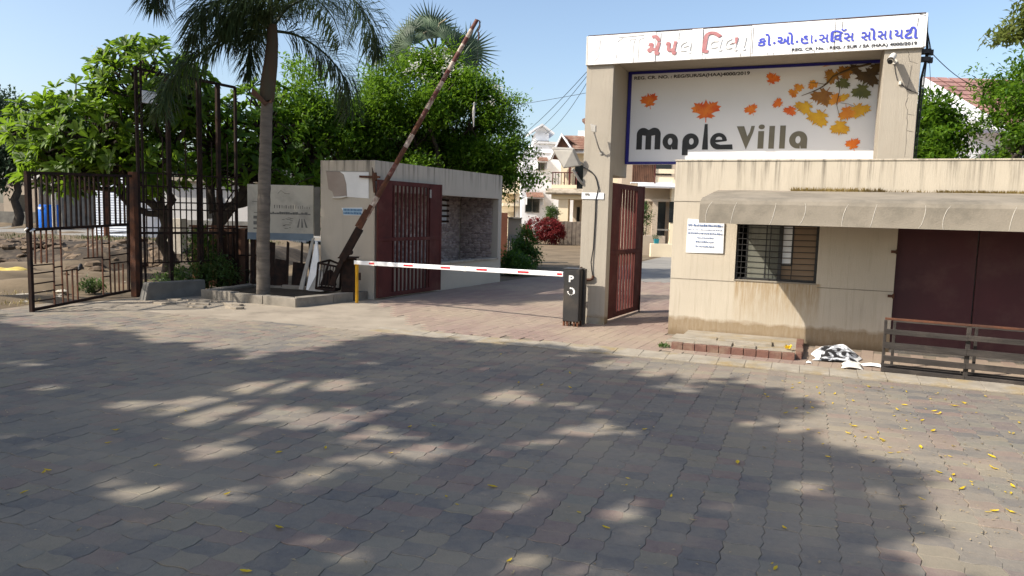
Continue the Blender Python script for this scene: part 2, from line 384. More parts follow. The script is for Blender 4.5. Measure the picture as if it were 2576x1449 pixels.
PL, PW = .190, .142
def uni_outline():
    """wavy interlocking block: S-shaped long sides, arrow-shaped ends"""
    xs = np.linspace(-.5, .5, 7)
    wave = lambda t: .066*math.sin(2*math.pi*t)*PW
    bot = [(x*PL, -.5*PW+wave(x)) for x in xs]; top = [(x*PL, .5*PW+wave(x)) for x in xs[::-1]]
    zig = lambda t: .08*PL*(1-abs(2*t-1))           # t 0..1 across the width
    r = [(.5*PL+zig(t), (-.5+t)*PW) for t in (.25, .5, .75)]; l = [(-.5*PL+zig(t), (-.5+t)*PW) for t in (.75, .5, .25)]
    return bot+r+top+l
UO = uni_outline()
road = thing('block_paved_road', None, None, (0, 0, 0), 'W', kind='structure')
bed = MB(); bed.add([(-15, -12, -.0088), (9, -12, -.0088), (9, -2.04, -.0088), (-4.0, -2.04, -.0088), (-5.3, -1.9, -.0088), (-15, -3.3, -.0088)], [(0, 1, 2, 3, 4, 5)])
part('joint_bed', bed, M_joint, road, kind='structure')
cells = []
rnd = random.Random(3)
for j in range(-80, -13):
    for i in range(-80, 48):
        s, d = (i+.5)*PL, (j+.5)*PW
        edge = -2.04 if s > -4.2 else -2.04-.05*abs(s+4.2)
        s += rnd.gauss(0, .0012); d += rnd.gauss(0, .0012)
        if d+PW/2 > edge-.01 or not in_view(s, d, 1.3): continue
        w = fpt('W', (s, d, 0)); dist = (w.x**2+w.y**2)**.5
        r = rnd.random(); mi = 0 if r < .34 else 1 if r < .52 else 2 if r < .66 else 3 if r < .76 else 4 if r < .90 else 5
        sink = .0025*max(0, math.sin(s*1.3+.4)*math.cos(d*1.1))
        vis = 1 if abs(w.x) < .70*w.y else 0
        cells.append((s, d, rnd.gauss(0, .008), mi, rnd.uniform(-.0028, .0012)-sink, vis*100-dist, rnd.gauss(0, .007), rnd.gauss(0, .007)))
block_field(road, cells, lambda m: outline_block(UO, m), PAV, 'paver', 0)

# driveway in pink rectangular blocks running through the gateway
drive = thing('driveway', None, None, (0, 0, 0), 'W', kind='structure')
bed = MB(); bed.add([(-3.3, -1.72, -.010), (9, -1.72, -.010), (9, .0, -.010), (3.2, .0, -.010), (4.6, 9.7, -.010), (-4.4, 8.5, -.010), (-5.4, 5, -.010), (-5.85, 1.1, -.010)], [tuple(range(8))])
part('joint_bed', bed, M_joint, drive, kind='structure')
cells = []; bl, bw = .40, .145; ang = math.radians(85)
def rect_outline(l, w): return [(-l/2, -w/2), (l/2, -w/2), (l/2, w/2), (-l/2, w/2)]
ca, sa = math.cos(ang), math.sin(ang)
for j in range(-95, 95):
    for i in range(-30, 32):
        a, b = (i+.5+(.5 if j % 2 else 0))*bl, (j+.5)*bw
        s, d = a*ca-b*sa, a*sa+b*ca
        if not (-1.62 < d < 8.6) or s < max(-3.2-max(0, d+1.62)*.95, -5.74+.1*max(0, d-1.1)) or s > (8.6 if d < -.12 else (-.02 if d < .0 else 3.0+.14*d)): continue
        if d > 0 and s > -.05 and d < 3.2: continue
        if not in_view(s, d, 1.0): continue
        w = fpt('W', (s, d, 0)); dist = (w.x**2+w.y**2)**.5
        cells.append((s, d, ang, rnd.choice((0, 0, 1, 1, 2)), rnd.uniform(-.002, .001), -dist, rnd.gauss(0, .004), rnd.gauss(0, .003)))
block_field(drive, cells, lambda m: outline_block(rect_outline(bl, bw), m, .02, .004, .002), RED, 'paver', 0)

# kerb stones laid flat and slightly ramped between road and driveway
kerb = thing('kerb', None, None, (0, -1.9, 0), 'W', kind='structure')
s = -3.9; k = 0
while s < 7.5:
    L = .44 if s < -1 else .315; L *= rnd.uniform(.92, 1.06)
    z1, z2 = .010+rnd.uniform(-.004, .004), .026+rnd.uniform(-.004, .004); g = .0015
    if s < -1.5: z1 -= .012; z2 -= .02
    mb = MB(); y0, y1 = -2.05+rnd.uniform(-.008, .008), -1.70
    mb.hexa([(s+g, y0, -.03), (s+L-g, y0, -.03), (s+L-g, y1, -.03), (s+g, y1, -.03), (s+g, y0, z1), (s+L-g, y0+rnd.uniform(-.01, .01), z1), (s+L-g, y1, z2), (s+g, y1, z2)])
    part('kerb_stone', mb, M_kerb, kerb, .004); s += L

# broken flagstones on the apron at the left
apron = bpy.data.objects['apron']
def flag(cx, cy, r, n, z, ry=.5):
    mb = MB(); a0 = rnd.random()*6
    mb.slab([(cx+r*rnd.uniform(.75, 1.15)*math.cos(a0+2*math.pi*i/n), cy+r*ry*rnd.uniform(.75, 1.15)*math.sin(a0+2*math.pi*i/n)) for i in range(n)], -.03, z)
    part('flagstone', mb, M_apron, apron, .006)
for cx, cy, r in [(-8.3, -.75, .3), (-7.75, -.72, .24), (-8.0, -1.12, .26), (-7.35, -.95, .22), (-8.75, -.95, .2), (-7.05, -1.25, .18), (-8.5, -1.4, .24), (-7.7, -1.45, .2)]:
    flag(cx, cy, r, 7, rnd.uniform(.012, .035))
# ---------------------------------------------------------------- security booth (right)
booth = thing('security_booth', 'beige rendered security booth with curved concrete canopy right of the gateway', 'booth', (3.5, 1.4, 0))
w = MB(); X1 = 8.2; T_ = .22
w.box(0, .905, 0, T_, -.02, 2.53)                    # pier left of the window
w.box(.905, 1.99, 0, T_, -.02, .858)                 # below window
w.box(.905, 1.99, 0, T_, 1.668, 2.53)                # above window
w.box(1.99, 2.945, 0, T_, -.02, 2.53)                # pier between window and shutter
w.box(2.945, X1, 0, T_, 1.70, 2.53)                  # above the shutter
wall = part('front_wall', w, M_wall, booth)
part('side_wall', MB().box(0, .22, T_+.002, 3.2, -.02, 2.50), M_wall, booth)
part('rear_wall', MB().box(.222, X1, 2.98, 3.2, -.02, 2.50), M_int, booth)
part('roof_slab', MB().box(.222, X1, T_+.002, 2.978, 2.30, 2.44), M_conc, booth)
part('floor', MB().box(.222, X1, T_+.002, 2.978, -.02, .04), M_conc, booth)
part('partition', MB().box(2.75, 2.85, T_+.002, 2.978, .042, 2.298), M_int, booth)
part('coping', MB().box(-.012, X1, -.012, T_+.012, 2.532, 2.556), M_wall, booth, .006)
# joint lines cut in the render
for z, a, b in ((1.955, .0, .62), (.826, .0, .9), (.808, 2.0, 2.94)):
    part('render_joint', MB().box(a, b, -.0035, .002, z-.005, z+.005), M_canopy, wall)
# curved canopy
prof = [(0.0, 2.125), (-.6, 2.058), (-1.15, 1.99), (-1.245, 1.972), (-1.30, 1.945), (-1.325, 1.90), (-1.345, 1.655), (-1.285, 1.655), (-1.27, 1.84), (-1.25, 1.87), (-1.2, 1.885), (-.9, 1.92), (-.45, 1.97), (0.0, 2.0)]
st = [.62, .60, .575, .56, .555, .55, .55, .552, .555, .56, .565, .58, .60, .62]
can = MB().ext(prof, .6, X1, 0, False, st)
canopy = part('canopy', can, M_canopy, booth)
can_m = canopy.data
for p in can_m.polygons:
    if len(p.vertices) > 4: p.use_smooth = False
for i, s0 in enumerate((.70, .97, 1.43, 1.79, 2.24, 2.54, 3.07, 3.29, 3.92, 4.5)):
    dx = ((i*37) % 7-3)*.011; pts = []
    for k, (y, z) in enumerate([(-1.318, 1.925), (-1.328, 1.88), (-1.334, 1.82), (-1.339, 1.76), (-1.344, 1.70), (-1.347, 1.658)]):
        pts.append((s0+dx*(1-((k-2.5)/2.5)**2)+(.03-.012*k if i % 3 else -.012*k), y, z))
    part('lime_run', MB().tube(pts, [.0012, .0024, .0026, .0022, .002, .0014], 4), M_pale, canopy)
# moss and dry grass in the gutter where canopy meets wall
V = []; F = []
for _ in range(1500):
    t = RNG.random(); s0 = 1.6+2.75*t
    if 2.75 < s0 < 3.35 and RNG.random() < .8: continue
    if s0 > 4.5: continue
    h = .028+.05*RNG.random()*(1 if s0 < 2.7 else .55); y = -.01-.05*RNG.random()
    a = RNG.normal(0, .02); b = -abs(RNG.normal(0, .015)); wd = .004+.005*RNG.random(); o = len(V)
    V += [(s0-wd, y, 2.105), (s0+wd, y, 2.105), (s0+a, y+b, 2.11+h)]; F.append((o, o+1, o+2))
put('gutter_moss', npmesh('gutter_moss', V, F, leafmat('dry_moss', (.20, .13, .035), (.30, .23, .08), .15, .9)), booth, kind='stuff')
# window: frame, sliding sashes, grille
win = part('window', MB().box(.905, .94, .05, .13, .858, 1.668).box(1.955, 1.99, .05, .13, .858, 1.668).box(.94, 1.955, .05, .13, .858, .89).box(.94, 1.955, .05, .13, 1.636, 1.668).box(1.475, 1.525, .045, .135, .89, 1.636), M_grille, booth, .003, label='black sliding window with a bar grille')
part('pane', MB().box(1.06, 1.475, .085, .091, .89, 1.636), M_glass, win)
part('sash', MB().box(1.04, 1.06, .075, .10, .89, 1.636).box(1.30, 1.315, .078, .097, .89, 1.636), M_grille, win)
part('hardboard_panel', MB().box(1.525, 1.955, .10, .108, .89, 1.636), M_board, win)
part('paper_sheet', MB().box(1.53, 1.645, .094, .0985, 1.10, 1.63), M_paper, win)
part('sash', MB().box(1.645, 1.665, .088, .0985, 1.08, 1.636).box(1.525, 1.665, .088, .0985, 1.078, 1.098), M_grille, win)
for k in range(9):
    z = .95+.082*k
    part('grille_bar', MB().tube([(.907, .022, z), (1.46, .018, z-.004), (1.988, .022, z+.003)], .0055, 6), M_grille, win)
for x in (1.36, 1.66, .985):
    part('grille_bar', MB().tube([(x, .03, .862), (x+.004, .03, 1.666)], .0055, 6), M_grille, win)
part('sill', MB().box(.90, 1.995, -.012, .05, .842, .8575), M_canopy, win)
# things on a shelf inside so that the glass shows a room
part('shelf', MB().box(1.15, 1.9, 2.6, 2.97, .9, .93).box(1.2, 1.35, 2.7, 2.95, .93, 1.5).box(1.5, 1.58, 2.7, 2.95, .93, 1.62), M_int, booth)
# maroon sheet shutter doors
for a, b in ((2.945, 3.878), (3.886, 5.3), (5.308, 6.9)):
    mb = MB().box(a+.004, b-.002, .10, .14, .03, 1.698)
    d_ = part('shutter_door', mb, M_shutter, booth, .004)
    part('stiffener', MB().box(a+.01, a+.04, .092, .0985, .04, 1.69), M_shutter, d_)
part('threshold', MB().box(2.945, X1, .0, .22, -.02, .028), M_conc, booth)
for z in (1.34, .75): part('hinge', MB().box(2.88, 2.96, -.016, .001, z-.018, z+.018).tube([(2.945, -.016, z-.03), (2.945, -.016, z+.03)], .012, 8), M_rust, booth)

# notice plate on the booth wall
nt = thing('notice_board', 'white notice sheet with blue print on the booth wall, left of the barred window', 'notice', (.47, 0, 1.21))
pan = MB().add([(.206, -.010, 1.212), (.735, -.022, 1.222), (.728, -.030, 1.672), (.212, -.014, 1.706), (.206, -.002, 1.212), (.735, -.014, 1.222), (.728, -.022, 1.672), (.212, -.006, 1.706)], [(0, 1, 2, 3), (7, 6, 5, 4), (0, 4, 5, 1), (1, 5, 6, 2), (2, 6, 7, 3), (3, 7, 4, 0)])
part('sheet', pan, M_paper, nt)
mb = MB(); rr = random.Random(5)
for row, (z, a, b, h) in enumerate(((1.60, .225, .71, .034), (1.548, .225, .70, .012), (1.49, .225, .71, .026), (1.43, .36, .60, .018), (1.37, .34, .60, .022), (1.305, .34, .60, .022))):
    x = a
    while x < b:
        ww = rr.uniform(.006, .02)
        zz0 = z-.008*(x-.2); zz1 = zz0+h*rr.uniform(.55, 1.)
        yy = -.012-.016*(x-.2)/.5-.006
        mb.box(x, min(x+ww, b), yy-.002, yy, zz0, zz1); x += ww+rr.uniform(.004, .014)
part('print', mb, M_inkblue, nt, kind='stuff')

# low brick plinth before the booth wall
pl = thing('brick_plinth', 'low step of red bricks under cracked mortar against the booth wall', 'step', (1.05, -.7, 0))
part('mortar_core', MB().box(.30, 1.80, -1.235, -.004, -.02, .075), M_kerb, pl)
x = .27
for k in range(10):
    L = .152; mb = MB().box(x+.004, x+L-.004, -1.30-.004*k+rnd.uniform(-.006, .006), -1.215-.004*k, -.01, .086+rnd.uniform(-.004, .004)); part('brick', mb, M_brick, pl, .005); x += L
for k in range(6):
    y0 = -1.21+k*.2; part('brick', MB().box(1.79, 1.875+rnd.uniform(-.01, .01), y0+.005-.03, y0+.19-.03, -.01, .084), M_brick, pl, .005)
for k, (a, b, c, d) in enumerate(((.18, .55, -1.20, -.98), (.56, 1.02, -1.19, -.93), (1.03, 1.32, -1.21, -.97), (1.33, 1.76, -1.2, -1.0), (.22, .8, -.93, -.6), (.82, 1.5, -.91, -.55))):
    mb = MB(); z = .086+.014*(k % 3); mb.slab([(a+rnd.uniform(-.02, .02), c), ((a+b)/2, c+rnd.uniform(-.03, .02)), (b, c+rnd.uniform(-.02, .02)), (b-rnd.uniform(0, .04), d), ((a+b)/2, d+rnd.uniform(-.05, .03)), (a, d)], .07, z)
    part('mortar_crust', mb, M_kerb, pl, .006)

# weathered rail fence in front of the shutter
fe = thing('rail_fence', 'weathered timber and steel rail fence standing before the maroon shutter', 'fence', (3.6, -1.58, 0))
FX = [2.74, 3.56, 4.5, 5.5]
fy = lambda s: -1.50-.075*(s-2.73)
for k, s in enumerate(FX):
    part('post', MB().bar((s, fy(s), -.02), (s, fy(s), .60), .045 if k else .03, .03, up=(0, 1, 0)), M_wood, fe, .004)
    part('back_post', MB().bar((s+.12, fy(s)+.26, -.02), (s+.12, fy(s)+.26, .58), .03, .03, up=(0, 1, 0)), M_wood, fe, .003)
for k in range(3):
    a, b = FX[k], FX[k+1]
    for z, h, t, o in ((.475, .06, .022, -.026), (.315, .075, .022, -.026), (.165, .065, .022, -.026), (.03, .05, .024, -.026)):
        part('rail', MB().hexa([(a-.01, fy(a)+o-t, z-h/2), (b-.012, fy(b)+o-t, z-h/2-.004), (b-.012, fy(b)+o, z-h/2-.004), (a-.01, fy(a)+o, z-h/2), (a-.01, fy(a)+o-t, z+h/2), (b-.012, fy(b)+o-t, z+h/2-.004), (b-.012, fy(b)+o, z+h/2-.004), (a-.01, fy(a)+o, z+h/2)]), M_wood, fe, .003)
    for q in range(5):
        yy = .05+.045*q
        part('floor_slat', MB().hexa([(a, fy(a)+yy, .035), (b-.015, fy(b)+yy, .035), (b-.015, fy(b)+yy+.03, .035), (a, fy(a)+yy+.03, .035), (a, fy(a)+yy, .05), (b-.015, fy(b)+yy, .05), (b-.015, fy(b)+yy+.03, .05), (a, fy(a)+yy+.03, .05)]), M_wood, fe)
part('top_rail', MB().bar((2.73, fy(2.73), .618), (5.52, fy(5.52), .608), .04, .025), M_rust, fe, .004)
part('back_rail', MB().bar((2.85, fy(2.73)+.26, .57), (5.6, fy(5.52)+.26, .565), .03, .03), M_wood, fe, .004)

# dumped banner sheet and paper beside the brick step
def crumple(name, cx, cy, rx, ry, h, seed, mats, label, cat, n=26, zfn=None, split=None):
    r = np.random.default_rng(seed); g = np.linspace(-1, 1, n); V = []; F = []; MI = []
    ph = r.uniform(0, 6, 8); fr = r.uniform(1.2, 4.5, 8)
    for j in range(n):
        for i in range(n):
            x, y = g[i], g[j]
            q = sum(abs(math.sin(fr[k]*(x*math.cos(ph[k])+y*math.sin(ph[k]))+ph[k])) for k in range(8))/8
            rim = max(0, 1-(abs(x)**3.5+abs(y)**3.5)/1.6)
            z = .008+h*(zfn(x, y) if zfn else rim)*(.35+1.1*q)
            V.append((cx+rx*x*(1+.1*math.sin(3*y+ph[0])), cy+ry*y*(1+.12*math.sin(2.6*x+ph[1])), max(.006, z)))
    for j in range(n-1):
        for i in range(n-1):
            F.append((j*n+i, j*n+i+1, (j+1)*n+i+1, (j+1)*n+i))
            MI.append(split(g[i], g[j]) if split else 0)
    mb = MB(); mb.v = V; mb.f = F; mb.mi = MI; mb.sm = [False]*len(F)
    o = single(name, mb, mats, label, cat); so_ = o.modifiers.new('thick', 'SOLIDIFY'); so_.thickness = .003; return o
def banner():
    t = NT('banner_print', .5, .3); n1 = t.noise(6.5, 3, t.vec('obj'), .5, 1.2)
    c = t.mix(t.ramp(n1, .47, .50), (.02, .02, .022), (.30, .31, .33)); t.col(t.mix(t.ramp(n1, .555, .575), c, (.74, .75, .77))); return t.m
crumple('torn_banner', 2.27, -.98, .27, .22, .15, 4, [M_white, banner()], 'crumpled black and white vinyl sheet dumped at the foot of the booth wall', 'rubbish', 17,
        zfn=lambda x, y: max(0, 1-x*x*.95)*(.55+.45*y), split=lambda x, y: 0 if (abs(x) > .82 or y > .8) else 1)
crumple('paper_scrap', 2.42, -1.50, .11, .09, .06, 9, [M_pale], 'small cream paper scrap on the kerb beside the dumped vinyl sheet', 'rubbish', 12)
crumple('paper_scrap', 2.66, -1.26, .12, .05, .03, 12, [M_white], 'flat white plastic strip between the dumped vinyl sheet and the rail fence', 'rubbish', 10)
crumple('paper_scrap', 1.95, -1.44, .03, .03, .02, 14, [M_white], 'tiny white scrap at the corner of the brick step', 'rubbish', 7)
# yellow leaf clump lying on the step, weeds at its left end
def tuft(name, cx, cy, cz, n, h, sp, mt, label, cat, fr='W', wd=.008):
    V = []; F = []
    for _ in range(n):
        a = RNG.random()*6.283; rr_ = sp*RNG.random(); x, y = cx+rr_*math.cos(a), cy+rr_*math.sin(a); b = RNG.random()*6.283; l = h*(.5+.6*RNG.random())
        o = len(V); tx, ty = x+l*.6*math.cos(b), y+l*.6*math.sin(b); px, py = -math.sin(b)*wd, math.cos(b)*wd
        V += [(x, y, cz), ((x+tx)/2+px, (y+ty)/2+py, cz+l*.65), (tx, ty, cz+l), ((x+tx)/2-px, (y+ty)/2-py, cz+l*.65)]; F.append((o, o+1, o+2, o+3))
    V = np.array(V); b = np.array([cx, cy, cz]); me = npmesh(name, V-b, F, mt)
    o = put(name, me, None, fr, label, cat); o.location = fpt(fr, (cx, cy, cz)); return o
tuft('weed', .16, -1.25, 0, 60, .07, .08, M_weed, 'small green weed at the left end of the brick step', 'weed')
tuft('leaf_clump', 1.70, -1.10, .10, 26, .05, .04, M_tyl, 'clump of yellow leaves lying on the right end of the brick step', 'leaves', wd=.02)

# ---------------------------------------------------------------- gateway portal
por = thing('entrance_gateway', 'tall beige rendered gateway of two pillars and a beam over the drive', 'gateway', (.8, .8, 0))
part('pillar', MB().prism([(-1.49, -.02), (-1.06, -.02), (-1.06, 4.085), (-1.49, 4.085)], .30, .52).box(-1.485, -1.062, .5205, 1.42, 2.36, 4.083), M_pillar, por, .006, label='left pillar with lamp, cable and plates')
pr_ = part('pillar', MB().box(2.645, 3.085, .30, .95, -.02, 4.085), M_pillar, por, .006, label='right pillar with cracked render and camera')
part('beam', MB().box(-1.49, 3.085, .30, 1.42, 4.0875, 4.44), M_pillar, por, .006)
rr = random.Random(8)
def crack(pts, parent, y, r=.0022):
    q = []
    for (a, b), (c, d) in zip(pts[:-1], pts[1:]):
        for k in range(4): t = k/4; q.append((a+(c-a)*t+rr.uniform(-.006, .006), y, b+(d-b)*t))
    q.append((pts[-1][0], y, pts[-1][1]))
    part('crack', MB().tube(q, [r*rr.uniform(.5, 1.2) for _ in q], 4), M_ink, parent)
crack([(2.93, 3.98), (2.95, 3.86), (3.05, 3.82)], pr_, .2985); crack([(2.985, 3.80), (2.95, 3.476), (2.966, 3.384), (2.941, 3.294), (2.975, 3.202), (2.982, 3.02), (2.984, 2.6)], pr_, .2985)
crack([(2.90, 3.55), (3.0, 3.47), (3.08, 3.44)], pr_, .2985, .003); crack([(2.98, 3.17), (3.06, 3.15)], pr_, .2985); crack([(2.99, 2.95), (3.07, 2.93)], pr_, .2985)
part('plinth_band', MB().box(-1.496, -1.054, .294, .30, -.02, .10), M_kerb, por)

# white fascia sign along the beam
fs = thing('fascia_sign', 'long white fascia signboard with red and blue painted Gujarati lettering on top of the gateway', 'signboard', (.8, .25, 4.0))
SX = [-1.47, -.425, .10, .26, .93, 2.02, 3.095]
for k in range(6):
    sg = [0, .004, -.003, .004, 0, .003][k]
    part('panel', MB().box(SX[k]+.004, SX[k+1]-.003, .25+sg, .285, 4.02, 4.452-.004*(k % 2)), M_fascia, fs, .003)
part('end_cap', MB().box(3.0965, 3.12, .25, .60, 4.03, 4.455), M_fascia, fs, .003)
part('end_cap', MB().box(-1.495, -1.472, .252, .60, 4.02, 4.452), M_pale, fs, .003)
part('top_trim', MB().box(-1.47, 3.095, .246, .30, 4.4535, 4.462), M_rust, fs)
yl = .2455
def glyph(ch, x0, x1, z0, z1, mt, bold=.03, shear=0., nm='letter'):
    me = fit_mesh(text_mesh(ch, mt, bold), x0, x1, z0, z1, yl, shear); return put(nm, me, fs)
ZB, ZT = 4.150, 4.262
for ch, a, b, z0, z1 in [
    ('ક', 1.018, 1.135, ZB, ZT), ('ો', 1.115, 1.198, ZB, 4.318), ('ઓ', 1.278, 1.498, ZB, 4.318), ('હ', 1.584, 1.69, ZB-.004, ZT), ('ા', 1.715, 1.742, ZB, ZT),
    ('સ', 1.818, 1.945, ZB, ZT), ('િ', 1.962, 2.12, ZB, 4.305), ('વ', 2.008, 2.112, ZB, 4.258), ('સ', 2.128, 2.258, ZB, ZT),
    ('સ', 2.342, 2.465, 4.146, ZT), ('ો', 2.442, 2.526, 4.146, 4.304), ('સ', 2.541, 2.655, 4.146, ZT), ('ા', 2.682, 2.718, 4.146, ZT), ('ય', 2.738, 2.85, 4.143, ZT), ('ટ', 2.862, 2.958, 4.137, 4.258), ('ી', 2.922, 3.018, 4.134, 4.292)]:
    glyph(ch, a, b, z0, z1, M_blue, .012 if ch in 'સય' else .03)
def arcband(cx, cz, r0, r1, a0, a1, n=10):
    o = [(cx+r1*math.cos(math.radians(a0+(a1-a0)*i/n)), cz+r1*math.sin(math.radians(a0+(a1-a0)*i/n))) for i in range(n+1)]
    return o+[(cx+r0*math.cos(math.radians(a1+(a0-a1)*i/n)), cz+r0*math.sin(math.radians(a1+(a0-a1)*i/n))) for i in range(n+1)]
def flat(name, loops, mt, parent, y):
    me = curve_mesh(name, loops, mt); me.transform(Matrix.Translation((0, y, 0))); return put(name, me, parent)
flat('letter', [arcband(2.125, 4.322, .016, .034, 180, 350)], M_blue, fs, yl)      # the reph hook
circ = lambda cx, cz, r, n=14: [(cx+r*math.cos(2*math.pi*i/n), cz+r*math.sin(2*math.pi*i/n)) for i in range(n)]
for cx in (1.242, 1.538, 1.778): flat('dot', [circ(cx, 4.185, .017)], M_blue, fs, yl)
put('lettering', fit_mesh(text_mesh('REG. CR. No. : REG. / SUR / SA (HAA) 4000/2019', M_ink, .018), 1.477, 3.015, 4.046, 4.098, yl), fs, kind='stuff')
# red letters, the lower and later ones peeled away
RZ, RT = 4.112, 4.298
glyph('મ', -.575, -.37, RZ, RT, M_pink, .04, .28); glyph('ે', -.49, -.352, RT+.012, 4.402, M_pink, .04)
glyph('પ', -.305, -.12, RZ-.008, RT, M_pink, .04, .2)
glyph('લ', -.10, .10, RZ, 4.29, M_ghost, .0, .2); glyph('િ', .245, .50, 4.10, 4.40, M_pink, .03, .12)
glyph('વ', .33, .53, 4.12, 4.292, M_ghost, .0, .2); glyph('લ', .545, .74, 4.11, 4.292, M_ghost, .0, .2); glyph('ા', .81, .855, 4.11, 4.292, M_ghost, .0, .2)
flat('letter', [[(.705, 4.295), (.755, 4.295), (.735, 4.205), (.728, 4.198), (.715, 4.215), (.665, 4.212), (.665, 4.222), (.715, 4.225)]], M_pink, fs, yl-.003)
# hairline cracks, screw runs and seams on the old panels
for x, z0, z1 in ((-.355, 4.32, 4.43), (-.09, 4.31, 4.42), (.26, 4.31, 4.44), (-.42, 4.025, 4.10), (.115, 4.025, 4.06), (.30, 4.025, 4.05), (.79, 4.03, 4.07), (.95, 4.05, 4.42), (2.10, 4.33, 4.42), (3.005, 4.29, 4.40), (1.16, 4.03, 4.06), (1.24, 4.03, 4.055), (1.48, 4.03, 4.06), (1.77, 4.03, 4.055), (-1.28, 4.24, 4.38), (-1.02, 4.09, 4.15)):
    part('rust_run', MB().bar((x, .2465, z0), (x+.003, .2465, z1), .004, .003), M_iron, fs)
def poly_line(pts, parent, y=.2465, r=.002, mt=None):
    part('crack', MB().tube([(a, y, b) for a, b in pts], r, 4), mt or M_iron, parent)
poly_line([(-.75, 4.02), (-.745, 4.13), (-.76, 4.25), (-.745, 4.33), (-.73, 4.36), (-.80, 4.37), (-.81, 4.33)], fs); poly_line([(-.68, 4.05), (-.675, 4.35), (-.60, 4.37), (-.60, 4.41), (-.99, 4.40), (-1.0, 4.34), (-.93, 4.39)], fs)
poly_line([(-1.36, 4.06), (-1.30, 4.12), (-1.29, 4.18), (-1.33, 4.22), (-1.37, 4.17), (-1.36, 4.13)], fs, r=.0016); poly_line([(-1.35, 4.38), (-1.30, 4.23)], fs, r=.0012)
# ---------------------------------------------------------------- big signboard under the beam
sg = thing('name_signboard', 'big white signboard with maple leaves and the black and olive name lettering inside the gateway', 'signboard', (.86, .86, 2.55))
part('panel', MB().box(-.955, 2.86, .85, .92, 2.55, 4.0), M_signw, sg)
bw_ = .055
part('border', MB().box(-.955, -.955+bw_, .838, .849, 2.55, 4.0), M_navy, sg); part('border', MB().box(2.645, 2.70, .838, .849, 2.55, 4.0), M_navy, sg)
part('border', MB().box(-.955+bw_+.0005, 2.6445, .838, .849, 2.55, 2.55+bw_*.75), M_navy, sg); part('border', MB().box(-.955+bw_+.0005, 2.6445, .838, .849, 4.0-bw_*.75, 4.0), M_navy, sg)
for x in (-.6, .9, 2.4): part('hanger', MB().box(x, x+.04, .90, .94, 4.0005, 4.06), M_iron, sg)
ys = .8465
put('lettering', fit_mesh(text_mesh('REG. CR. NO. : REG/SUR/SA(HAA)4000/2019', M_ink, .022), -.862, .890, 3.862, 3.926, ys), sg, kind='stuff')
def arc(cx, cz, rx, rz, a0, a1, n=14): return [(cx+rx*math.cos(math.radians(a0+(a1-a0)*i/n)), cz+rz*math.sin(math.radians(a0+(a1-a0)*i/n))) for i in range(n+1)]
def letter(loops, mt): flat('letter', loops, mt, sg, ys)
B = 2.780
# M: two rounded arches on three stems
def m_shape(x0, x1, z0, z1):
    w = x1-x0; m = (x0+x1)/2; r = w*.27
    o = [(x0, z0)]+arc(x0+r, z1-r, r, r, 180, 70, 8)+[(m, z1-.035)]+arc(x1-r, z1-r, r, r, 110, 0, 8)+[(x1, z0), (x1-.088, z0)]
    o += [(x1-.088, z1-.115), (m+.045, z1-.125), (m+.045, z0), (m-.045, z0), (m-.045, z1-.125), (x0+.088, z1-.115), (x0+.088, z0)]
    return [o]
letter(m_shape(-.784, -.404, B+.002, 3.122), M_black)
def a_shape(x0, x1, z0, z1, st=.086, hole=.036):      # bowl with a straight right stem
    cx, cz = (x0+x1)/2-.004, (z0+z1)/2; rx, rz = (x1-x0)/2, (z1-z0)/2
    o = arc(x0+rx, cz, rx, rz, 90, 270, 16)+[(x1-st-.01, z0), (x1-st-.01, z0+.05), (x1-st+.004, z0), (x1, z0), (x1, z1-rz*.95)]+arc(x1-rx*.95, z1-rz*.95, rx*.95, rz*.95, 0, 90, 8)
    return [o, arc(x0+rx*.98, cz+.002, hole, hole*1.5, 0, 360, 16)[:-1]]
letter(a_shape(-.369, -.130, B-.001, 3.026), M_black)
def p_shape(x0, x1, z0, zt, zb):
    rx, rz = (x1-x0)/2, (zt-z0)/2; cz = (zt+z0)/2; cx = x0+rx
    o = [(x0, zb), (x0, cz)]+arc(cx, cz, rx, rz, 180, -90, 22)+[(x0+.088, z0), (x0+.088, zb)]
    return [o, arc(cx+.012, cz, .036, .05, 0, 360, 16)[:-1]]
letter(p_shape(-.060, .190, B-.004, 3.024, 2.690), M_black)
letter([[(.243, B-.006), (.334, B-.006), (.311, 3.162), (.268, 3.162)]], M_black)
def e_shape(x0, x1, z0, z1, xt):
    rx, rz = (x1-x0)/2, (z1-z0)/2; cx, cz = x0+rx, (z0+z1)/2
    o = [(xt, z0), (xt-.01, z0+.075), (x0+rx*1.25, z0+.07)]+[(cx-.02, z0+.085), (cx-.05, cz-.02), (x1-.01, cz+.0)]+arc(cx, cz, rx, rz, 4, 262, 22)+[(cx+.03, z0)]
    return [o, [(cx-.045, cz+.022), (cx-.03, cz+.058), (cx+.01, cz+.07), (cx+.045, cz+.055), (cx+.056, cz+.022)]]
letter(e_shape(.360, .610, B-.006, 3.024, .702), M_black)
letter([[(.744, 3.118), (.852, 3.118), (.905, 2.965), (.938, 3.035), (.955, 3.119), (1.006, 3.119), (.985, 3.02), (.893, B-.010)]], M_olive)
letter([[(1.059, B+.002), (1.142, B+.002), (1.142, 3.040), (1.059, 3.040)]], M_olive); letter([arc(1.104, 3.102, .045, .036, 0, 360, 16)[:-1]], M_olive)
letter([[(1.214, B), (1.292, B), (1.292, 3.114), (1.214, 3.114)]], M_olive); letter([[(1.366, B), (1.444, B), (1.444, 3.116), (1.366, 3.116)]], M_olive)
letter(a_shape(1.500, 1.750, B-.002, 3.030), M_olive)

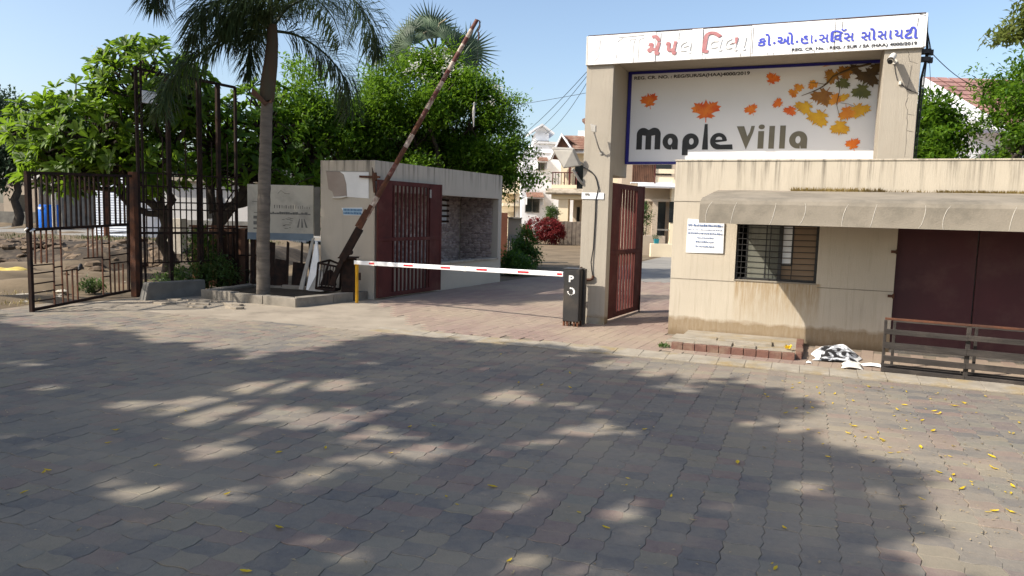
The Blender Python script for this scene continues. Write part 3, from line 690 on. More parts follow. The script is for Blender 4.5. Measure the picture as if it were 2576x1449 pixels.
# printed maple leaves
HALF = [(0, 1.0), (.10, .72), (.22, .60), (.20, .86), (.38, .66), (.42, .80), (.52, .70), (.78, .80), (.68, .52), (.98, .40), (.80, .24), (.90, .08), (.58, .02), (.34, -.12), (.62, -.34), (.40, -.36), (.42, -.48), (.10, -.36), (.03, -.40), (.03, -.75)]
LEAF = HALF+[(-x, z) for x, z in HALF[::-1]]
def leafprint(name, ca, cb):
    t = NT(name, .45, .3); 
    g = t.ramp(t.noise(7, 5, t.vec('obj')), .32, .68); c = t.mix(g, ca, cb)
    c = t.mix(t.ramp(t.noise(60, 3, t.vec('obj', (1, 1, .3))), .6, .8), c, tuple(.7*x for x in ca)); t.col(c); return t.m
LP = {'r': leafprint('print_red', (.72, .085, .010), (.88, .25, .02)), 'o': leafprint('print_orange', (.66, .19, .012), (.80, .36, .03)), 'y': leafprint('print_yellow', (.78, .46, .02), (.60, .28, .015)),
      'g': leafprint('print_green', (.085, .10, .025), (.16, .16, .035)), 'b': leafprint('print_brown', (.24, .09, .015), (.42, .20, .02)), 'k': leafprint('print_darkbrown', (.06, .035, .014), (.12, .07, .02))}
nl = [0]
def maple(cx, cz, rx, rz, rot, k, clipz=3.955, clipx=2.64):
    a = math.radians(rot); ca, sa = math.cos(a), math.sin(a); nl[0] += 1
    pts = [(cx+(x*ca-z*sa)*rx, cz+(x*sa+z*ca)*rz) for x, z in LEAF]
    pts = [(min(x, clipx), min(z, clipz)) for x, z in pts]
    me = curve_mesh('maple_leaf', [pts], LP[k], .0004); me.transform(Matrix.Translation((0, ys-.001-.0009*nl[0] % .012, 0))); put('maple_leaf', me, sg)
maple(-.605, 3.52, .15, .15, 12, 'r'); maple(.275, 3.335, .235, .20, 2, 'r'); maple(.945, 3.345, .11, .105, 25, 'r'); maple(1.21, 3.785, .115, .112, -25, 'r'); maple(2.368, 2.815, .11, .11, 15, 'r')
for a in [(2.306, 3.905, .16, .13, 160, 'k'), (2.52, 3.80, .22, .20, 150, 'k'), (2.60, 3.90, .18, .16, 200, 'k'), (2.22, 3.86, .16, .14, 120, 'b'), (1.96, 3.95, .15, .12, 190, 'o'), (2.05, 3.80, .17, .14, 100, 'b'), (2.18, 3.715, .13, .13, 170, 'g'), (2.43, 3.60, .17, .18, 170, 'g'),
          (1.535, 3.592, .11, .09, 120, 'o'), (1.61, 3.665, .12, .08, 110, 'o'), (1.80, 3.69, .12, .09, 80, 'o'), (1.94, 3.54, .22, .20, 150, 'b'), (2.09, 3.50, .13, .14, 200, 'o'), (2.196, 3.51, .10, .08, 230, 'y'), (1.327, 3.435, .11, .10, 60, 'r'), (1.50, 3.345, .13, .11, 150, 'r'),
          (1.70, 3.39, .19, .14, 130, 'y'), (1.90, 3.24, .21, .19, 145, 'y'), (2.40, 3.33, .19, .16, 215, 'y'), (2.25, 3.30, .15, .17, 190, 'o'), (2.18, 3.10, .17, .18, 175, 'y')]: maple(a[0], a[1], a[2]*.84, a[3]*.84, *a[4:])
def twig(pts, r): 
    q = [(a, ys-.0155, b) for a, b in pts]; part('twig', MB().tube(q, r, 5), LP['k'], sg)
twig([(1.634, 3.538), (1.75, 3.58), (1.864, 3.629), (1.97, 3.70), (2.039, 3.795), (2.18, 3.86), (2.306, 3.904), (2.526, 3.95)], [.004, .006, .008, .010, .013, .014, .015, .016])
twig([(1.717, 3.722), (1.83, 3.715), (1.931, 3.69), (2.0, 3.74)], [.003, .004, .005, .006]); twig([(2.10, 3.80), (2.14, 3.60), (2.111, 3.40), (2.16, 3.24)], [.006, .005, .004, .003]); twig([(2.16, 3.42), (2.27, 3.40), (2.36, 3.36)], [.003, .003, .002])

sg.scale = (1.0342,)*3; sg.location = fpt('W', (.86*1.0342-.063, 1.26, 2.55*1.0342-.058))

# ---------------------------------------------------------------- fittings on the pillars
fl = thing('floodlight', 'large flat grey floodlight hung out on the left side of the left gateway pillar', 'floodlight', (-1.70, .22, 2.43))
q = [(-1.935, .02, 2.735), (-1.60, .10, 2.725), (-1.505, .22, 2.475), (-1.76, .12, 2.43)]
n_ = (Vector(q[1])-Vector(q[0])).cross(Vector(q[3])-Vector(q[0])).normalized()*.03
part('housing', MB().hexa([Vector(p)+n_*0 for p in q]+[Vector(p)-n_*1.6 if False else Vector(p)+Vector((0, .05, .035)) for p in q]), M_lampgrey, fl, .014)
cq = sum((Vector(p) for p in q), Vector())/4; 
part('lens', MB().hexa([cq+(Vector(p)-cq)*.86+Vector((0, -.004, -.004)) for p in q]+[cq+(Vector(p)-cq)*.86+Vector((0, .004, .004)) for p in q]), M_pale, fl, .004)
part('bracket', MB().tube([(-1.56, .20, 2.56), (-1.50, .28, 2.52), (-1.485, .31, 2.50)], .016, 8), M_lampgrey, fl)
part('arm', MB().tube([(-1.62, .16, 2.43), (-1.585, .2, 2.36), (-1.535, .24, 2.27), (-1.50, .28, 2.22), (-1.485, .31, 2.21)], .022, 8), M_lampgrey, fl)
lm = thing('wall_lamp', 'small square lamp on a bent arm near the top of the left pillar', 'lamp', (-1.27, .18, 2.65))
part('head', MB().hexa([(-1.335, .06, 3.10), (-1.245, .06, 3.07), (-1.24, .05, 2.97), (-1.31, .05, 2.985), (-1.33, .10, 3.112), (-1.24, .10, 3.082), (-1.235, .09, 2.975), (-1.305, .09, 2.99)]), M_lampgrey, lm, .008)
part('arm', MB().tube([(-1.272, .08, 2.975), (-1.25, .12, 2.88), (-1.225, .2, 2.76), (-1.21, .302, 2.69)], .012, 8), M_lampgrey, lm)
part('base', MB().disc((-1.21, .292, 2.69), .03, 'y', 12, .02), M_lampgrey, lm)
pt = thing('wall_plate', 'small white plate with a black smudge halfway up the left pillar', 'plate', (-1.29, .29, 1.97))
part('sheet', MB().box(-1.495, -1.138, .286, .292, 1.972, 2.072), M_paper, pt)
part('smudge', MB().prism([(-1.44, 2.06), (-1.38, 2.062), (-1.36, 2.04), (-1.37, 2.015), (-1.40, 2.03), (-1.43, 2.02), (-1.44, 2.045)], .2835, .2855), M_concg, pt)
cbl = MB().tube([(-1.49, .29, 2.465), (-1.42, .27, 2.44), (-1.344, .28, 2.389), (-1.29, .285, 2.33), (-1.257, .285, 2.254), (-1.226, .28, 2.132), (-1.263, .285, 1.96), (-1.262, .285, 1.75), (-1.265, .285, 1.537), (-1.273, .285, 1.212), (-1.298, .27, .985), (-1.285, .28, .86), (-1.26, .285, .736)], .0095, 6)
single('lamp_cable', cbl, M_wire, 'black cable running down the left pillar from the floodlight to the conduit', 'cable')
cb2 = thing('conduit', 'rusty conduit elbow low on the left pillar beside the barrier cabinet', 'conduit', (-1.34, .25, .70))
part('pipe', MB().tube([(-1.50, .27, .70), (-1.40, .265, .70), (-1.30, .265, .705), (-1.26, .27, .73), (-1.26, .275, .77)], .022, 10), M_rust, cb2)
part('clip', MB().box(-1.47, -1.45, .25, .299, .66, .90), M_rust, cb2)
cv = thing('security_camera', 'cream bullet security camera at the top of the right gateway pillar', 'camera', (2.74, .15, 3.80))
part('body', MB().tube([(2.745, .20, 3.915), (2.735, .14, 3.885), (2.70, .02, 3.81)], [.034, .036, .036], 12), M_pale, cv)
part('hood', MB().tube([(2.748, .21, 3.922), (2.70, .0, 3.822)], [.040, .043], 12, 0, False), M_pale, cv)
part('lens', MB().tube([(2.70, .02, 3.81), (2.697, .008, 3.803)], [.03, .03], 12), M_black, cv)
part('mount', MB().tube([(2.745, .20, 3.905), (2.76, .27, 3.87), (2.77, .302, 3.86)], .014, 8).disc((2.77, .29, 3.86), .035, 'y', 12, .02), M_pale, cv)
single('camera_cable', MB().tube([(2.77, .29, 3.84), (2.79, .285, 3.72), (2.82, .285, 3.62), (2.87, .285, 3.56), (2.95, .285, 3.49), (3.08, .285, 3.43)], .004, 5), M_wire, 'thin black cable drooping from the camera across the right pillar', 'cable')
single('cable_box', MB().box(2.84, 2.87, .27, .30, 3.555, 3.60), M_pale, 'tiny cream cable box under the camera on the right pillar', 'box')
# cable bundle on the right edge of the gateway
cbn = thing('cable_bundle', 'bundle of black cables with clamp blocks on the right edge of the gateway', 'cables', (3.16, .5, 2.5))
for k in range(7):
    a = rr.uniform(-.02, .05); pts = [(3.125+.01*rr.random(), .40, 4.44), (3.14+a*.3, .42, 4.25), (3.17+a, .45, 4.05), (3.16+a*.4, .48, 3.9), (3.135+a, .5, 3.65), (3.13+a*.8, .5, 3.3), (3.115+a*.9, .5, 2.95), (3.105+a, .5, 2.4)]
    part('cable', MB().tube(pts, .0055, 5), M_wire, cbn)
for z in (4.0, 3.90): part('clamp', MB().box(3.085, 3.21, .40, .50, z-.03, z+.03).box(3.18, 3.24, .42, .48, z-.05, z+.02), M_wire, cbn, .004)
part('loose_end', MB().tube([(3.20, .45, 3.9), (3.235, .45, 3.6), (3.25, .45, 3.35)], .0035, 5), M_wire, cbn)
# overhead wires
def wire(pts, r, label, n=24):
    """sagging wire between two points, in world coordinates"""
    a, b, sag = Vector(pts[0]), Vector(pts[1]), pts[2]
    q = [a+(b-a)*t+Vector((0, 0, -4*sag*t*(1-t))) for t in [i/n for i in range(n+1)]]
    single('overhead_wire', MB().tube(q, r, 5), M_wire, label, 'wire', 'O')
P0 = fpt('W', (3.08, .225, 4.45)); wire((P0, (-.14, 16.2, 4.05), .10), .0045, 'long thin wire slanting across the signboard from the fascia to the trees')
wire(((1.12, 12.0, 4.02), (.0, 17.6, 3.45), .06), .005, 'wire dropping from the left pillar to the tree, nearest of three')
wire(((1.14, 12.05, 3.98), (.60, 18.5, 3.85), .05), .0045, 'wire from the left pillar to the white house gable, middle of three')
wire(((1.15, 12.1, 3.90), (.72, 18.5, 3.72), .14), .0045, 'lowest and slackest of three wires left of the pillar')
wire((fpt('W', (3.22, .45, 3.98)), (9.6, 15.2, 4.5), .12), .006, 'black wire running from the cable clamp to the tree at the far right')
# ---------------------------------------------------------------- boom barrier
bb = thing('boom_barrier', 'black boom barrier cabinet with a white P and a lowered white arm across the drive', 'barrier', (-1.46, -.06, 0))
part('body', MB().box(-1.60, -1.345, -.17, .06, .075, .885), M_cab, bb, .012)
part('side_door', MB().box(-1.3445, -1.335, -.14, .035, .10, .86), M_cab, bb, .003)
part('back_plate', MB().box(-1.334, -1.30, -.02, .07, .02, .89), M_cab, bb, .004)
part('lid', MB().box(-1.61, -1.335, -.18, .07, .8855, .90), M_cab, bb, .005)
for x in (-1.585, -1.525, -1.42, -1.365):
    part('foot', MB().box(x-.014, x+.014, -.15, -.11, 0, .0745), M_rust, bb)
    part('foot', MB().box(x-.014, x+.014, .0, .04, 0, .0745), M_rust, bb)
yb = -.1725
def fl2(name, loops, mt, par, y): me = curve_mesh(name, loops, mt); me.transform(Matrix.Translation((0, y, 0))); put(name, me, par)
put('letter', fit_mesh(text_mesh('P', M_white, .03), -1.515, -1.437, .690, .792, yb), bb)
for k in range(10):
    a = math.radians(100-30*k); r = [.0135, .0125, .0145, .015, .0165, .007, .006, .008, .010, .012][k]
    fl2('dot', [circ(-1.475+.05*math.cos(a), .545+.052*math.sin(a), r, 10)], M_white, bb, yb)
def toW(p): v = Vector(p)-Vector((2.34, 10.76, 0)); return Vector((v.x*.9279-v.y*.3728, v.x*.3728+v.y*.9279, v.z))
pa, pb_ = toW((.79, 11.25, .80)), toW((-2.92, 13.44, .742))
arm = part('arm', MB().bar(pa, pb_, .032, .075), M_armw, bb, .006, label='white arm with red reflective strips')
def armseg(t0, t1, hh, th, mt, nm, o=0, yo=0):
    p, q = pa.lerp(pb_, t0), pa.lerp(pb_, t1); d = (q-p).normalized(); n = Vector((-d.y, d.x, 0)).normalized()*-1
    if n.y > 0: n = -n
    p = p+n*yo; q = q+n*yo
    part(nm, MB().bar(p, q, th, hh), mt, arm, .006 if nm == 'tube' else 0)
for t0, t1 in ((.004, .024), (.141, .188), (.324, .372), (.495, .5415), (.681, .729), (.886, .914)): armseg(t0, t1, .030, .003, M_redtape, 'reflector', 0, .0185)
for t in (.42, .885): armseg(t, t+.014, .080, .037, M_pale, 'sleeve')
yp = single('yellow_post', MB().tube([(-2.865, 13.40, 0), (-2.865, 13.40, .70)], .032, 12).box(-2.905, -2.825, 13.36, 13.44, .70, .712), M_yel, 'yellow steel post carrying the free end of the barrier arm', 'post', 'O')
single('post_latch', MB().box(-2.825, -2.79, 13.37, 13.40, .42, .56), M_iron, 'small dark latch box on the side of the yellow post', 'latch', 'O', bev=.004)

# ---------------------------------------------------------------- maroon gate leaves
def leaf(root, x1, xa, xb, nb, y0, zb, zt, zm):
    part('stile', MB().box(0, xa, y0, y0+.045, zb, zt), M_maroon, root, .004)
    part('stile', MB().box(xb, x1, y0, y0+.045, zb, zt), M_maroon, root, .004)
    part('stile_edge', MB().box(x1-.055, x1+.006, y0-.006, y0+.052, zb-.004, zt+.004), M_maroon, root, .003)
    part('rail', MB().box(xa, xb, y0+.002, y0+.043, zt-.085, zt), M_maroon, root, .004)
    part('rail', MB().box(xa, xb, y0+.002, y0+.043, zb, zb+.085), M_maroon, root, .004)
    part('middle_rail', MB().box(.01, x1-.06, y0-.012, y0-.0005, zm-.035, zm+.035), M_maroon, root, .004)
    part('middle_rail', MB().box(xa, xb, y0+.0005, y0+.043, zm-.035, zm+.035), M_maroon, root, .004)
    for k in range(nb):
        x = xa+(xb-xa)*(k+.5)/nb
        for a, b in ((zb+.086, zm-.036), (zm+.036, zt-.086)):
            part('bar', MB().box(x-.019, x+.019, y0+.006, y0+.038, a, b), M_maroon, root)
FR['LG'] = (tuple(fpt('LS', (-.05, -.13, 0))), 61.97)
lg = thing('gate_leaf', 'maroon barred gate leaf folded back against the side of the gatehouse', 'gate', (0, 0, 0), 'LG', 'maroon gate leaves')
leaf(lg, 2.15, .43, 1.72, 10, 0, .03, 2.29, 1.155)
part('bolt', MB().box(1.69, 1.73, -.02, -.0005, 2.0, 2.17), M_lampgrey, lg, .004)
FR['RG'] = ((1.56, 11.80, 0), 61.5)
rg = thing('gate_leaf', 'maroon barred gate leaf standing open behind the left pillar', 'gate', (0, 0, 0), 'RG', 'maroon gate leaves')
leaf(rg, 1.64, .42, 1.26, 6, 0, .03, 2.25, 1.12)
part('hinge_post', MB().box(-.05, .0, -.01, .05, .0, 2.33), M_maroon, rg, .004)
part('drop_bolt', MB().tube([(1.55, -.02, .0), (1.55, -.02, .3)], .012, 8), M_iron, rg)

# ---------------------------------------------------------------- gatehouse on the left
gh = thing('gatehouse', 'small beige flat-roofed gatehouse with an open stone-lined side left of the drive', 'gatehouse', (2.5, .6, 0), 'LS')
k_ = -.0964
sk = lambda x, y: (x+k_*y, y)
part('front_wall', MB().slab([sk(0, 0), sk(.20, 0), sk(.20, 1.25), sk(0, 1.25)], -.02, 2.655), M_left, gh, .004)
part('side_fascia', MB().box(.2015, 5.0, 0, .16, 2.075, 2.655), M_left, gh, .004)
part('low_wall', MB().box(.2015, 4.999, .001, .16, -.02, .57), M_left, gh)
part('corner_pier', MB().box(4.83, 5.0, .0, .16, .5715, 2.0735), M_left, gh)
part('corner_pier', MB().box(.2015, .44, .002, .16, .5715, 2.0735), M_left, gh)
part('ledge', MB().box(.44, 4.828, -.035, .20, .5715, .615), M_conc, gh, .006)
part('end_wall', MB().box(4.86, 5.0, .1615, 1.25, -.02, 2.655), M_left, gh)
part('rear_wall', MB().box(.08, 4.858, 1.13, 1.25, -.02, 2.655), M_left, gh)
part('roof_slab', MB().box(.21, 4.858, .1615, 1.128, 2.22, 2.36), M_conc, gh)
part('floor', MB().box(.21, 4.858, .1615, 1.128, -.02, .5), M_conc, gh)
# stone mosaic lining: many small uneven stones on rear and end walls
M_stone = (lambda: (lambda t: (t.col(t.mix(t.island(), (.27, .22, .205), (.55, .46, .43))), t.bump(t.noise(60, 4, t.vec('pos')), .6, .01), t.m)[-1])(NT('mosaic_stone', .85, .2)))()
def stones(name, o, ex, W_, H_, cell, nrm, parent, skip=None):
    o, ex, nrm = Vector(o), Vector(ex), Vector(nrm); V = []; F = []
    nx, nz = int(W_/cell), int(H_/(cell*.72)); J = RNG.uniform(-.33, .33, (nz+1, nx+2, 2))
    def cn(i, j):
        return np.array([(i+J[j, i, 0]+(.5 if j % 2 else 0))*cell, (j+J[j, i, 1])*cell*.72])
    for j in range(nz):
        for i in range(nx):
            c = [cn(i, j), cn(i+1, j), cn(i+1, j+1), cn(i, j+1)] if j % 2 == 0 else [cn(i, j), cn(i+1, j), cn(i+1, j+1), cn(i, j+1)]
            m = sum(c)/4
            if skip and skip(m): continue
            if m[0] < 0 or m[0] > W_: continue
            h = .012+.022*RNG.random(); b = len(V)
            for p in c: q = m+(p-m)*.93; q[0] = min(max(q[0], 0), W_); V.append(o+ex*q[0]+Vector((0, 0, q[1])))
            for p in c: q = m+(p-m)*.66; q[0] = min(max(q[0], 0), W_); V.append(o+ex*q[0]+Vector((0, 0, q[1]))+nrm*h)
            F += [(b+4, b+5, b+6, b+7)]+[(b+k, b+(k+1) % 4, b+4+(k+1) % 4, b+4+k) for k in range(4)]
    put(name, npmesh(name, [tuple(v) for v in V], F, M_stone), parent, kind='stuff')
LV = (3.78, 4.20, 1.40, 2.05)
stones('stone_lining', (1.2, 1.125, .5), (1, 0, 0), 3.62, 1.7, .085, (0, -1, 0), gh, lambda m: LV[0] < 1.2+m[0] < LV[1] and LV[2] < .5+m[1] < LV[3])
stones('stone_lining', (4.855, .17, .5), (0, 1, 0), .95, 1.7, .085, (-1, 0, 0), gh)
lv = part('vent_window', MB().box(LV[0], LV[1], 1.118, 1.129, LV[2], LV[3]), M_paper, gh, label='slatted vent window')
for k in range(5): part('slat', MB().box(LV[0]-.02, LV[1]+.02, 1.06, 1.10, LV[2]+.06+.13*k, LV[2]+.11+.13*k), M_iron, lv)
# torn poster, enamel plate and rusty hinge on the front wall
po = thing('torn_poster', 'torn white poster with a brown flap on the front of the gatehouse', 'poster', (-.6, 0, 1.93), 'LF')
part('sheet', MB().prism([(-.62, 1.955), (-.13, 1.93), (-.135, 2.43), (-.80, 2.445), (-.70, 2.38), (-.64, 2.2)], -.012, -.006), M_white, po)
part('backing', MB().prism([(-1.12, 2.445), (-.82, 2.445), (-.71, 2.38), (-.65, 2.2), (-.63, 1.96), (-.92, 1.93), (-.97, 2.05), (-1.06, 2.1), (-1.09, 2.3)], -.011, -.003), mat('poster_backing', (.30, .24, .20), (.36, .30, .25), 3, .9), po)
part('curl', MB().tube([(-.95, -.02, 1.935), (-.75, -.035, 1.94), (-.62, -.02, 1.965)], [.012, .02, .012], 8), M_pale, po)
part('rod', MB().tube([(-1.12, -.012, 2.448), (-.13, -.014, 2.436)], .006, 6), M_lampgrey, po)
np_ = thing('enamel_plate', 'small blue and white address plate on the front of the gatehouse', 'plate', (-.5, 0, 1.6), 'LF')
part('sheet', MB().prism([(-.755, 1.74), (-.275, 1.755), (-.27, 1.605), (-.70, 1.60), (-.72, 1.69)], -.012, -.004), M_paper, np_)
mb = MB()
for row, (z, h) in enumerate(((1.685, .042), (1.622, .045))):
    x = -.70
    while x < -.30:
        ww = rr.uniform(.016, .03); mb.box(x, x+ww, -.0145, -.0125, z, z+h*rr.uniform(.8, 1)); x += ww+.011
part('print', mb, mat('plate_print', (.05, .14, .27), (.03, .10, .2), 8, .5), np_, kind='stuff')
part('backing', MB().box(-.715, -.285, -.0139, -.0122, 1.613, 1.735), mat('plate_blue', (.35, .50, .62), (.28, .42, .54), 4, .5), np_)
hb = thing('hinge_bracket', 'rusty cross-shaped hinge bracket on the corner of the gatehouse', 'bracket', (.0, -.05, 2.05), 'LF')
part('arm', MB().bar((-.32, -.03, 2.345), (.14, -.05, 2.335), .05, .04), M_rust, hb, .004)
part('plate', MB().prism([(-.02, 2.52), (.02, 2.40), (.085, 2.38), (.09, 2.30), (.05, 2.26), (.055, 2.04), (.015, 2.04), (-.015, 2.28)], -.075, -.055), M_rust, hb, .003)
part('sleeve', MB().tube([(.03, -.05, 2.26), (.03, -.05, 2.42)], .04, 10), M_rust, hb)

# ---------------------------------------------------------------- old raised boom with its counterweight cage
ob = thing('old_boom_gate', 'old rusty red and white boom pole raised at a steep angle before the gatehouse', 'boom gate', (-3.16, 13.62, 0), 'O')
piv = Vector((-3.16, 13.60, .82)); top = Vector((-.76, 13.60, 5.18)); ax = (top-piv).normalized(); LN = (top-piv).length
M_bred = mat('boom_red', (.15, .05, .042), (.085, .042, .034), 12, .8, .3, 60, dirt=(.34, .27, .22), dscale=9)
M_bwht = mat('boom_white', (.50, .43, .36), (.17, .10, .075), 11, .8, .3, 60, lo=.40, hi=.66)
t = .95
cuts = [.85, 1.30, 1.75, 2.0, 2.35, 2.62, 2.95, 3.15, 3.32, 3.55, 3.72, 3.95, 4.12, 4.32, 4.48, 4.62, 4.78, LN]
for k in range(len(cuts)-1):
    r0_ = .048-.0014*k*.5
    part('pole_band', MB().tube([piv+ax*cuts[k], piv+ax*cuts[k+1]], [r0_, r0_-.0006], 12, 0, k in (0, len(cuts)-2)), (M_bwht, M_rust, M_bred, M_rust)[k % 4] if k < 6 else (M_bred, M_bwht)[k % 2], ob)
part('sleeve', MB().bar(piv-ax*.05, piv+ax*.62, .14, .13, up=(0, 1, 0)), M_iron, ob, .008)
part('splice_plate', MB().bar(piv+ax*.60, piv+ax*1.12+Vector((-.02, 0, .0)), .075, .10, up=(0, 1, 0)).bar(piv+ax*.62+Vector((-.06, -.03, .04)), piv+ax*.98+Vector((-.05, -.03, .04)), .04, .05), M_rust, ob, .005)
part('pivot_post', MB().box(-3.22, -2.97, 13.68, 13.86, .0, .80), M_iron, ob, .006)
part('pivot_plate', MB().box(-3.26, -2.93, 13.56, 13.9, .80, .825).disc((-3.02, 13.55, .92), .05, 'y', 12, .04), M_iron, ob, .004)
part('tail', MB().bar(piv, (-3.40, 13.66, .30), .09, .09, up=(0, 1, 0)), M_iron, ob, .006)
cg = MB()
c8 = [Vector(p) for p in [(-3.68, 13.62, .22), (-3.34, 13.62, .19), (-3.30, 13.92, .19), (-3.66, 13.92, .22), (-3.64, 13.64, .70), (-3.30, 13.64, .64), (-3.28, 13.92, .66), (-3.5, 13.92, .74)]]
for a, b in [(0, 1), (1, 2), (2, 3), (3, 0), (4, 5), (5, 6), (6, 7), (7, 4), (0, 4), (1, 5), (2, 6), (3, 7)]: cg.bar(c8[a], c8[b], .035)
for k in range(5): f_ = (k+1)/6; cg.bar(c8[0].lerp(c8[1], f_), c8[4].lerp(c8[5], f_), .014)
cage = part('weight_cage', cg, M_iron, ob)
part('weight', MB().hexa([c8[0].lerp(c8[6], .14), c8[1].lerp(c8[7], .14), c8[2].lerp(c8[4], .14), c8[3].lerp(c8[5], .14), c8[4].lerp(c8[2], .3), c8[5].lerp(c8[3], .3), c8[6].lerp(c8[0], .3), c8[7].lerp(c8[1], .3)]), M_iron, cage, .01)
part('chain', MB().tube([top, top+Vector((.05, 0, -.02)), top+Vector((.055, 0, -.12)), top+Vector((.02, 0, -.20)), top+Vector((.045, 0, -.26)), top+Vector((.03, 0, -.36))], .013, 6), M_rust, ob)
part('wire', MB().tube([top+Vector((.03, 0, -.36)), top+Vector((.02, 0, -1.0)), top+Vector((.02, 0, -1.6))], .003, 5), M_wire, ob)
part('cloth_strip', MB().tube([top+Vector((-.02, .05, -1.45)), top+Vector((-.03, .05, -1.65)), top+Vector((-.025, .05, -1.9))], [.012, .025, .008], 6), M_pale, ob)

# ---------------------------------------------------------------- palm bed with concrete kerb
pb2 = thing('palm_bed', 'raised planting bed with a concrete kerb around the palm', 'planter', (-4.4, 13.6, 0), 'O')
KO = [(-5.80, 13.50), (-3.74, 12.55), (-2.78, 14.0), (-3.9, 14.50), (-5.45, 15.05)]; KC = (-4.35, 13.75)
KI = [(KC[0]+(x-KC[0])*.84, KC[1]+(y-KC[1])*.80) for x, y in KO]
for i in range(5):
    j = (i+1) % 5; g = .004
    lerp = lambda a, b, t: (a[0]+(b[0]-a[0])*t, a[1]+(b[1]-a[1])*t)
    n_s = 3 if i == 0 else 2
    for q in range(n_s):
        a, b = q/n_s+.003, (q+1)/n_s-.003
        part('kerb_block', MB().slab([lerp(KO[i], KO[j], a), lerp(KO[i], KO[j], b), lerp(KI[i], KI[j], b), lerp(KI[i], KI[j], a)], -.02, .15+rnd.uniform(-.012, .012)), M_bedk, pb2, .008)
part('soil', MB().slab(KI, -.02, .10), M_soil, pb2)
blk = MB(); d_ = Vector((.5, .95, 0)).normalized(); n_ = Vector((-d_.y, d_.x, 0)); a0 = Vector((-6.50, 12.98, 0)); a1 = Vector((-5.93, 14.02, 0))
blk.hexa([a0-Vector((.06, .03, .02)), a1+Vector((.02, 0, -.02)), a1+n_*.2+Vector((0, 0, -.02)), a0+n_*.2-Vector((.06, 0, .02)), a0+Vector((0, 0, .31)), a1+Vector((0, 0, .29)), a1+n_*.16+Vector((0, 0, .29)), a0+n_*.16+Vector((0, 0, .31))])
single('concrete_upstand', blk, M_concg, 'broken low concrete upstand between the iron gate and the palm bed', 'kerb block', 'O', bev=.014)

# ---------------------------------------------------------------- iron gate at far left
ig = thing('iron_gate', 'rusty black iron gate of vertical bars and ladder patterns swung open at the far left', 'gate', (1.1, 0, 0), 'IG')
def ibar(x0, z0, x1, z1, w=.022, mt=None, nm='bar'): part(nm, MB().bar((x0, 0, z0), (x1, 0, z1), w, w, up=(0, 1, 0)), mt or M_iron, ig)
ibar(-.0, .0, -.0, 2.16, .055, nm='stile'); ibar(2.25, .10, 2.30, 2.20, .04, nm='stile')
ibar(-.03, 2.14, 2.40, 2.22, .045, nm='rail'); ibar(-.03, 1.27, 2.25, 1.33, .045, nm='rail'); ibar(0, .03, 2.28, .11, .045, nm='rail')
for x in (.06, .165, .28, .39, .51, .635, .76, .88, 1.0, 1.10, 1.22, 1.32, 1.43, 1.54, 1.66, 1.80, 1.95, 2.07, 2.19): ibar(x, 1.29+.02*x, x, 2.14+.033*x, .026)
for q in [(0.11, 1.26, 0.1, 0.74),(0.23, 1.26, 0.22, 0.74),(0.34, 1.27, 0.33, 0.74),(0.47, 1.27, 0.46, 0.05),(0.63, 1.28, 0.64, 0.06),(0.74, 0.59, 0.75, 0.06),(0.86, 0.59, 0.86, 0.07),(0.97, 0.6, 0.97, 0.08),(1.25, 1.29, 1.24, 0.78),(1.36, 1.3, 1.36, 0.77),(1.46, 1.29, 1.46, 0.78),(1.58, 1.3, 1.58, 0.08),(1.76, 1.3, 1.77, 0.09),(1.88, 0.64, 1.88, 0.10),(1.99, 0.63, 1.99, 0.10),(2.11, 0.62, 2.1, 0.10)]: ibar(*q, .02, M_rust)
for q in [(0.02, 0.72, 0.45, 0.72),(0.03, 0.59, 0.45, 0.6),(0.03, 0.43, 0.45, 0.44),(0.03, 0.29, 0.45, 0.3),(0.02, 0.16, 0.45, 0.16),(0.47, 0.97, 0.63, 0.97),(0.46, 0.66, 0.63, 0.67),(0.47, 0.37, 0.64, 0.37),(0.65, 0.59, 0.98, 0.6),(1.13, 0.77, 1.58, 0.77),(1.59, 1.0, 1.77, 1.01),(1.59, 0.72, 1.76, 0.72),(1.59, 0.42, 1.76, 0.42),(1.77, 1.19, 2.26, 1.19),(1.77, 0.78, 2.25, 0.8),(1.77, 0.64, 2.25, 0.65)]: ibar(*q, .02)
part('latch_knot', MB().tube([(1.0, -.01, .62), (1.02, -.03, .66), (1.06, .0, .61), (1.0, .02, .57)], [.02, .035, .035, .015], 8), M_wire, ig)
part('wire_tie', MB().tube([(-.02, -.04, 1.25), (.05, -.05, 1.28), (.06, .04, 1.29), (-.04, .03, 1.26), (-.05, -.02, 1.30)], .014, 6), M_white, ig)
gp = thing('gate_post', 'rust-red steel gate post carrying the iron gate', 'post', (2.44, 0, 0), 'IG')
part('shaft', MB().box(2.385, 2.50, -.055, .06, -.02, 2.30), M_rust, gp, .006)
for z in (1.0, .52): part('hinge_lug', MB().box(2.50, 2.80, -.03, .01, z, z+.055), M_rust, gp, .004)

